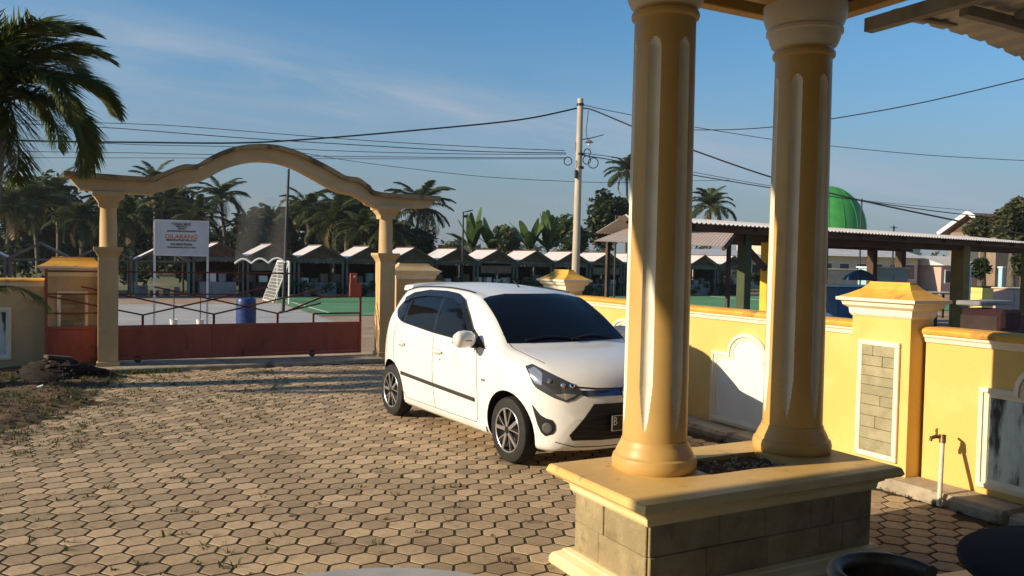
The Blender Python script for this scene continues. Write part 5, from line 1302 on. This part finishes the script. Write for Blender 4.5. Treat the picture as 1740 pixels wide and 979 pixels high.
for k, (lab, px) in enumerate((('pale blue post behind the broad shelter post', 1645), ('pale blue post right of the small shrub tree', 1701))):
    p = dep(px, 480, 33); o_ = thing('painted_post', lab, 'post', (p.x, p.y, -.06), 0, 'pale blue posts'); MB().box((0, 0, .95), (.16, .16, 1.9), b=.01).build('shaft', M_lb, o_); MB().box((0, 0, 1.93), (.22, .22, .06), b=.01).build('cap', M_whitepost, o_)
# far long buildings behind the shelter
def long_building(label, px0, px1, ytop, Z, m, roofm, bays, win_m):
    a, b = dep(px0, ytop, Z), dep(px1, ytop, Z + 4); L = (b - a).xy.length; h = a.z
    t = thing('market_building', label, 'building', (a.x, a.y, -.06), math.atan2(b.y - a.y, b.x - a.x)); h += .06
    MB().box((L / 2, 2, h / 2 - .1), (L, 4, h - .2)).build('wall', m, t)
    rf_ = MB().add([(-.3, -.6, h - .25), (L + .3, -.6, h - .25), (L + .3, 2, h + .45), (-.3, 2, h + .45), (L + .3, 4.5, h - .25), (-.3, 4.5, h - .25)], [(0, 1, 2, 3), (3, 2, 4, 5), (0, 3, 5), (1, 4, 2), (0, 5, 4, 1)]); fixn(rf_.build('roof', roofm, t))
    for k in range(bays):
        x = L * (k + .5) / bays; w_ = MB().box((x, -.02, h * .55), (L / bays * .6, .05, h * .42), b=.01).build('window', M_whitepost, t); MB().box((x, -.05, h * .55), (L / bays * .52, .02, h * .36)).build('pane', win_m, w_)
    return t
M_win = mat('dark shop window', (.06, .065, .07), rough=.15)
long_building('long cream market building behind the shelter', 1390, 1560, 428, 55, M_crm, M_corr, 6, M_win)
long_building('long pink market building at the far right', 1600, 1790, 445, 58, M_pink, M_corr, 7, M_win)
long_building('low white roofed building seen under the awning sheet', 1180, 1300, 432, 62, M_crm, M_corr, 4, M_win)

# green mosque dome
mz = 88; mc = dep(1404, 392, mz); mq = thing('mosque', 'mosque with large green dome behind the farther column', 'mosque', (mc.x, mc.y, -.06)); hb_ = mc.z + .06; rD = 64 * mz / F_PX
MB().box((0, 0, (hb_ - 1.2) / 2), (13, 13, hb_ - 1.2)).build('hall', M_crm, mq); MB().lathe([(rD * .96, hb_ - 1.2), (rD * .96, hb_ - .1), (rD * 1.02, hb_ - .05), (rD * 1.02, hb_ + .05)], 32).build('drum', M_whitepost, mq, 40)
M_dome = mat('green dome paint', (.04, .25, .05), (.05, .285, .062), 1.2, .5, .05, 8, coord='World', c3=(.035, .20, .042), s3=.8, lo3=.55, hi3=.75)
MB().lathe([(rD * .985 * math.cos(a) ** .92 if a < 1.56 else .05, hb_ + .05 + rD * (1.10 * math.sin(a) + .06 * math.sin(a) ** 6)) for a in [PI / 2 * k / 18 for k in range(19)]], 48).build('dome', M_dome, mq, 60)
for k in range(16):
    a_ = 2 * PI * k / 16; MB().tube([((rD * .99 * math.cos(t_) ** .92 if t_ < 1.56 else .05) * math.cos(a_), (rD * .99 * math.cos(t_) ** .92 if t_ < 1.56 else .05) * math.sin(a_), hb_ + .05 + rD * (1.10 * math.sin(t_) + .06 * math.sin(t_) ** 6)) for t_ in [PI / 2 * q / 12 for q in range(13)]], .035, 4).build('dome_seam', M_dome, mq)
MB().tube([(0, 0, hb_ + rD * 1.1), (0, 0, hb_ + rD * 1.42)], [.1, .04], 8).build('finial', M_galv, mq)
for k in range(4): a_ = k * PI / 2; MB().box((6.51 * math.cos(a_) , 6.51 * math.sin(a_), 2.2), (.1 if k % 2 == 0 else 1.4, 1.4 if k % 2 == 0 else .1, 2.4)).build('window', M_win, mq)
for lab, px, y0_, Z in (('thin mast beside the green dome', 1461, 336, 50), ('short thin mast right of the green dome', 1517, 382, 50)):
    p = dep(px, 440, Z); o_ = thing('mast', lab, 'mast', (p.x, p.y, -.06), 0, 'thin masts by the dome'); h_ = dep(px, y0_, Z).z; MB().tube([(0, 0, 0), (0, 0, h_)], .05, 8).build('pole', M_steel, o_); MB().bar((-.3, 0, h_ - .1), (.3, 0, h_ - .1), .04).build('crossarm', M_steel, o_)
# house with brown roof
p = dep(1662, 400, 60); ho = thing('village_house', 'house with brown gabled roof behind trees at right', 'house', (p.x, p.y, -.06), R(-12))
mat('brown plaster', (.26, .19, .14), (.22, .16, .12), 2, .85); zr_ = dep(1662, 361, 60).z; ze_ = dep(1625, 392, 60).z
MB().box((4, 0, ze_ / 2), (9, 4.2, ze_)).build('wall', MATS['brown plaster'], ho)
for s in (-1, 1):
    q = MB().add([(-1, 0, zr_), (9.5, 0, zr_), (9.5, s * 2.7, ze_ - .1), (-1, s * 2.7, ze_ - .1), (-1, 0, zr_ - .12), (9.5, 0, zr_ - .12), (9.5, s * 2.7, ze_ - .22), (-1, s * 2.7, ze_ - .22)], [(0, 1, 2, 3), (7, 6, 5, 4), (0, 3, 7, 4), (1, 5, 6, 2), (3, 2, 6, 7), (0, 4, 5, 1)]); fixn(q.build('roof_slope', mat('brown clay tile', (.14, .065, .05), (.18, .085, .065), 4, .8, coord='World'), ho))
    MB().bar((-1.05, 0, zr_ + .02), (-1.05, s * 2.75, ze_ - .1), .08, .28).build('barge_board', M_whitepost, ho)
gb = MB(); gb.prism([(-2.1, ze_ - .02), (2.1, ze_ - .02), (0, zr_ - .15)], lambda a, z: (-.5, a, z), lambda a, z: (-.4, a, z)); fixn(gb.build('gable', M_kgable, ho))
MB().box((-.52, 0, ze_ * .55), (.06, 1.2, 1.2)).build('window', M_win, ho)

# ================================================================== SMALL THINGS IN THE YARD
# leaning stand pipe with a tap
b_ = Vector((5.60, 3.87, .02)); t_ = Vector((5.80, 4.0, .475))
tpp = thing('water_tap', 'white stand pipe with brass tap leaning by the side wall', 'tap', b_)
d_ = t_ - b_; MB().tube([(0, 0, 0), d_ * .5, d_], .017, 12).build('pipe', mat('off white pvc', (.66, .62, .50), (.56, .52, .40), 9, .5), tpp, 60)
M_brass = mat('old brass', (.22, .15, .07), (.13, .09, .05), 20, .5, metal=.6)
tv = MB().tube([d_ - d_.normalized() * .03, d_ + Vector((0, 0, .035))], .024, 12).tube([d_ + Vector((0, 0, .015)), d_ + Vector((-.05, .02, .02)), d_ + Vector((-.085, .035, .01)), d_ + Vector((-.09, .036, -.015))], [.016, .015, .014, .013], 10).build('tap_body', M_brass, tpp, 50)
MB().bar(d_ + Vector((-.045, .02, .035)), d_ + Vector((-.045, .02, .07)), .012).bar(d_ + Vector((-.08, .0, .07)), d_ + Vector((-.01, .04, .07)), .014).build('tap_lever', M_brass, tpp)
# armchair and round table on the porch, cut by the frame
ch = thing('tub_armchair', 'black tub armchair with worn grey rim on the porch', 'armchair', (2.25, 1.72, .15), R(20))
M_chair = mat('black plastic weave', (.012, .012, .013), (.02, .019, .018), 30, .45, .3, 90); M_worn = mat('worn grey black plastic', (.045, .042, .038), (.11, .105, .095), 6, .5, .2, 60)
def tub(r_, z, a0, a1, n=22): return [(r_ * math.cos(a0 + (a1 - a0) * k / n), r_ * .92 * math.sin(a0 + (a1 - a0) * k / n), z) for k in range(n + 1)]
A0, A1 = R(-35), R(215)
sv2 = MB(); lo_, hi_ = tub(.17, .36, A0, A1), tub(.178, .63, A0, A1)
lo2, hi2 = tub(.15, .36, A0, A1), tub(.155, .63, A0, A1); n = len(lo_)
sv2.v = lo_ + hi_ + lo2 + hi2
for k in range(n - 1): sv2.f += [(k, k + 1, n + k + 1, n + k), (2 * n + k, 3 * n + k, 3 * n + k + 1, 2 * n + k + 1)]
fixn(sv2.build('backrest', M_chair, ch)); MB().tube(tub(.168, .645, A0, A1, 30), .024, 10).build('top_rim', M_worn, ch, 60)
MB().lathe([(.02, .38), (.17, .38), (.185, .35), (.17, .32), (.02, .32)], 28).build('seat', M_chair, ch, 40)
for a in (45, 135, 225, 315): MB().tube([(.14 * math.cos(R(a)), .14 * math.sin(R(a)), .33), (.175 * math.cos(R(a)), .175 * math.sin(R(a)), 0)], [.02, .015], 10).build('leg', M_chair, ch)
tb_ = thing('round_table', 'round dark topped table at the lower right corner of the porch', 'table', (3.11, 1.45, .15))
M_ttop = mat('matt black table top', (.014, .014, .016), (.02, .02, .023), 5, .8, .05, 60, spec=.15)
MB().lathe([(.02, .575), (.50, .575), (.512, .585), (.515, .60), (.508, .612), (.49, .617), (.02, .617)], 64).build('table_top', M_ttop, tb_, 40)
MB().tube([(0, 0, .02), (0, 0, .58)], .035, 14).build('stem', M_chair, tb_, 60); MB().lathe([(.22, 0), (.22, .015), (.06, .04), (.04, .06)], 32).build('foot', M_chair, tb_, 40)
# dark heap of burnt refuse by the front wall
rn = random.Random(9); md = MB(); nn = 26
for j in range(9):
    for i in range(nn):
        a = 2 * PI * i / nn; r_ = (1 - j / 8) ** .8; k = 1 + .22 * math.sin(3 * a + j) + rn.uniform(-.1, .1)
        md.v.append((math.cos(a) * .62 * r_ * k, math.sin(a) * .42 * r_ * k, .25 * (1 - (1 - j / 8.) ** 1.7 * 1.0) * (1 + rn.uniform(-.12, .12)) - .05 * (j == 0)))
for j in range(8):
    for i in range(nn): md.f.append((j * nn + i, j * nn + (i + 1) % nn, (j + 1) * nn + (i + 1) % nn, (j + 1) * nn + i))
hp_ = thing('refuse_heap', 'dark heap of burnt refuse beside the left gate column', 'heap', (-.32, 13.0, .02))
md.build('mound', mat('charred earth', (.018, .014, .012), (.035, .026, .02), 12, .98, 1.0, 40), hp_, 60)
bk = MB()
for k in range(260):
    a = rn.uniform(0, 6.28); r_ = rn.random() ** .5; s = rn.uniform(.008, .035)
    bk.box((math.cos(a) * .6 * r_, math.sin(a) * .42 * r_, .25 * (1 - r_ ** 1.6) + .012), (s * 2.2, s, s * .6), a * 2, s * .1, Matrix.Rotation(rn.uniform(-.6, .6), 3, 'X'))
tag(bk.build('debris', mat('sooty wood scraps', (.03, .024, .02), (.07, .055, .045), 8, .95), hp_), kind='stuff')
MB().box((.02, .0, .27), (.34, .2, .05), .3, .01, Matrix.Rotation(.15, 3, 'Y')).build('charred_board', mat('charred board', (.06, .045, .04), (.09, .07, .06), 10, .9), hp_)
# loose bits on the ground: leaves, paper, grass
gr_ = MB(); rn = random.Random(31)
def tuft(mb, x, y, z, h, n, sp):
    for _ in range(n):
        a = rn.uniform(0, 6.28); l = h * rn.uniform(.5, 1.2); dx, dy = math.cos(a) * sp * l, math.sin(a) * sp * l; w = .0035 + .003 * rn.random(); px_, py_ = -math.sin(a) * w, math.cos(a) * w
        ox, oy = x + rn.uniform(-.02, .02), y + rn.uniform(-.02, .02); b = len(mb.v)
        mb.v += [(ox - px_, oy - py_, z), (ox + px_, oy + py_, z), (ox + dx * .5 + px_ * .8, oy + dy * .5 + py_ * .8, z + l * .7), (ox + dx * .5 - px_ * .8, oy + dy * .5 - py_ * .8, z + l * .7), (ox + dx, oy + dy, z + l * .95)]
        mb.f += [(b, b + 1, b + 2, b + 3), (b + 3, b + 2, b + 4)]
dry = MB()
cnt = 0
for k in range(16000):
    x = rn.uniform(-4.5, 3.8); y = rn.uniform(4.8, 13.6); b = bed(y)
    d = b - x                                             # inside the bed when positive
    fld = .5 + .5 * math.sin(x * 2.1 + y * 1.3) * math.sin(y * 1.9 - x * 1.1)
    pr = (.75 if (d > 0 and y > 8.3) else max(0, .50 - .15 * abs(d)) if y > 7.0 else .05) * (.3 + .9 * fld)
    if rn.random() > pr: continue
    z = max(-.015, soil_h(x, y) - .01) if y > 7.9 and x < .95 else -.012
    tuft(gr_ if rn.random() < .6 else dry, x, y, z, rn.uniform(.02, .055), 7, .9); cnt += 1
for p in pav[:1600]:
    if rn.random() < .16:
        q = p + e2 * PR * .5 + e1 * rn.uniform(-.08, .08)
        if q.x < 5.6: tuft(dry if rn.random() < .5 else gr_, q.x, q.y, -.008, rn.uniform(.008, .02), 10, 1.3)
for k in range(120):
    y = rn.uniform(2.6, 9); tuft(gr_, 5.645 + rn.uniform(-.03, .02), y, -.012, rn.uniform(.012, .035), 9, .9)
for k in range(60): tuft(gr_, rn.uniform(.35, 1.3), rn.uniform(13.1, 13.32), -.01, rn.uniform(.03, .09), 9, .8)
tag(gr_.build('green_weeds', foliage_mat('green weed blade', (.06, .085, .02), (.10, .12, .03))), 'green weeds over the soil bed and paver joints', 'weeds', kind='stuff')
tag(dry.build('dry_weeds', foliage_mat('dry weed blade', (.20, .14, .06), (.14, .10, .04))), 'dry straw coloured weeds over the soil bed and joints', 'weeds', kind='stuff')
lf = MB()
for k in range(4000):
    x = rn.uniform(-5, 2.5); y = rn.uniform(6.5, 13.8); b = bed(y); d = b - x
    if rn.random() > (1 if d > 0 and y > 8.3 else .35 * math.exp(-abs(d))): continue
    z = (soil_h(x, y) if y > 7.9 and x < .95 else 0) + .008; s = rn.uniform(.012, .035); a = rn.uniform(0, 6.28); c, s2 = math.cos(a) * s, math.sin(a) * s
    i = len(lf.v); lf.v += [(x - c, y - s2, z), (x + s2 * .5, y - c * .5, z + rn.uniform(0, .012)), (x + c, y + s2, z + rn.uniform(0, .01)), (x - s2 * .5, y + c * .5, z)]; lf.f.append((i, i + 1, i + 2, i + 3))
tag(lf.build('leaf_litter', mat('dead leaf', (.17, .10, .05), (.10, .06, .035), 30, .9, coord='World')), 'dead brown leaf litter on the soil bed', 'leaf litter', kind='stuff')
for lab, px, py in (('white scrap of paper on the paving below the left gate column', 201, 675), ('pale scrap of litter lying on the soil bed', 68, 667), ('tiny white scrap at the foot of the left gate column', 181, 629)):
    p = gz(px, py); p.z = (soil_h(p.x, p.y) if p.x < .95 and p.y > 7.9 else 0) + .01; s = .035
    mb = MB().add([(-s, -s * .6, 0), (s, -s * .4, .012), (s * .9, s * .7, .03), (-s * .8, s * .5, .008), (-s, -s * .6, .004), (s, -s * .4, .016), (s * .9, s * .7, .034), (-s * .8, s * .5, .012)], [(0, 3, 2, 1), (4, 5, 6, 7), (0, 1, 5, 4), (1, 2, 6, 5), (2, 3, 7, 6), (3, 0, 4, 7)])
    tag(mb.build('paper_scrap', M_whitepost, None, None, p), lab, 'litter', 'white scraps on the ground')

# ================================================================== AIR: thin haze over the whole place
hm = bpy.data.materials.new('haze air'); hm.use_nodes = True; hn = hm.node_tree; hn.nodes.remove(hn.nodes['Principled BSDF'])
pv = hn.nodes.new('ShaderNodeVolumePrincipled'); pv.inputs['Color'].default_value = (.86, .92, 1.0, 1); pv.inputs['Density'].default_value = .0003; pv.inputs['Anisotropy'].default_value = .2
hn.links.new(pv.outputs['Volume'], hn.nodes['Material Output'].inputs['Volume'])
hzb = MB().box((60, 120, 9.5), (700, 500, 22)).build('haze', hm); tag(hzb, 'thin pale morning haze in the air', 'haze', kind='stuff')
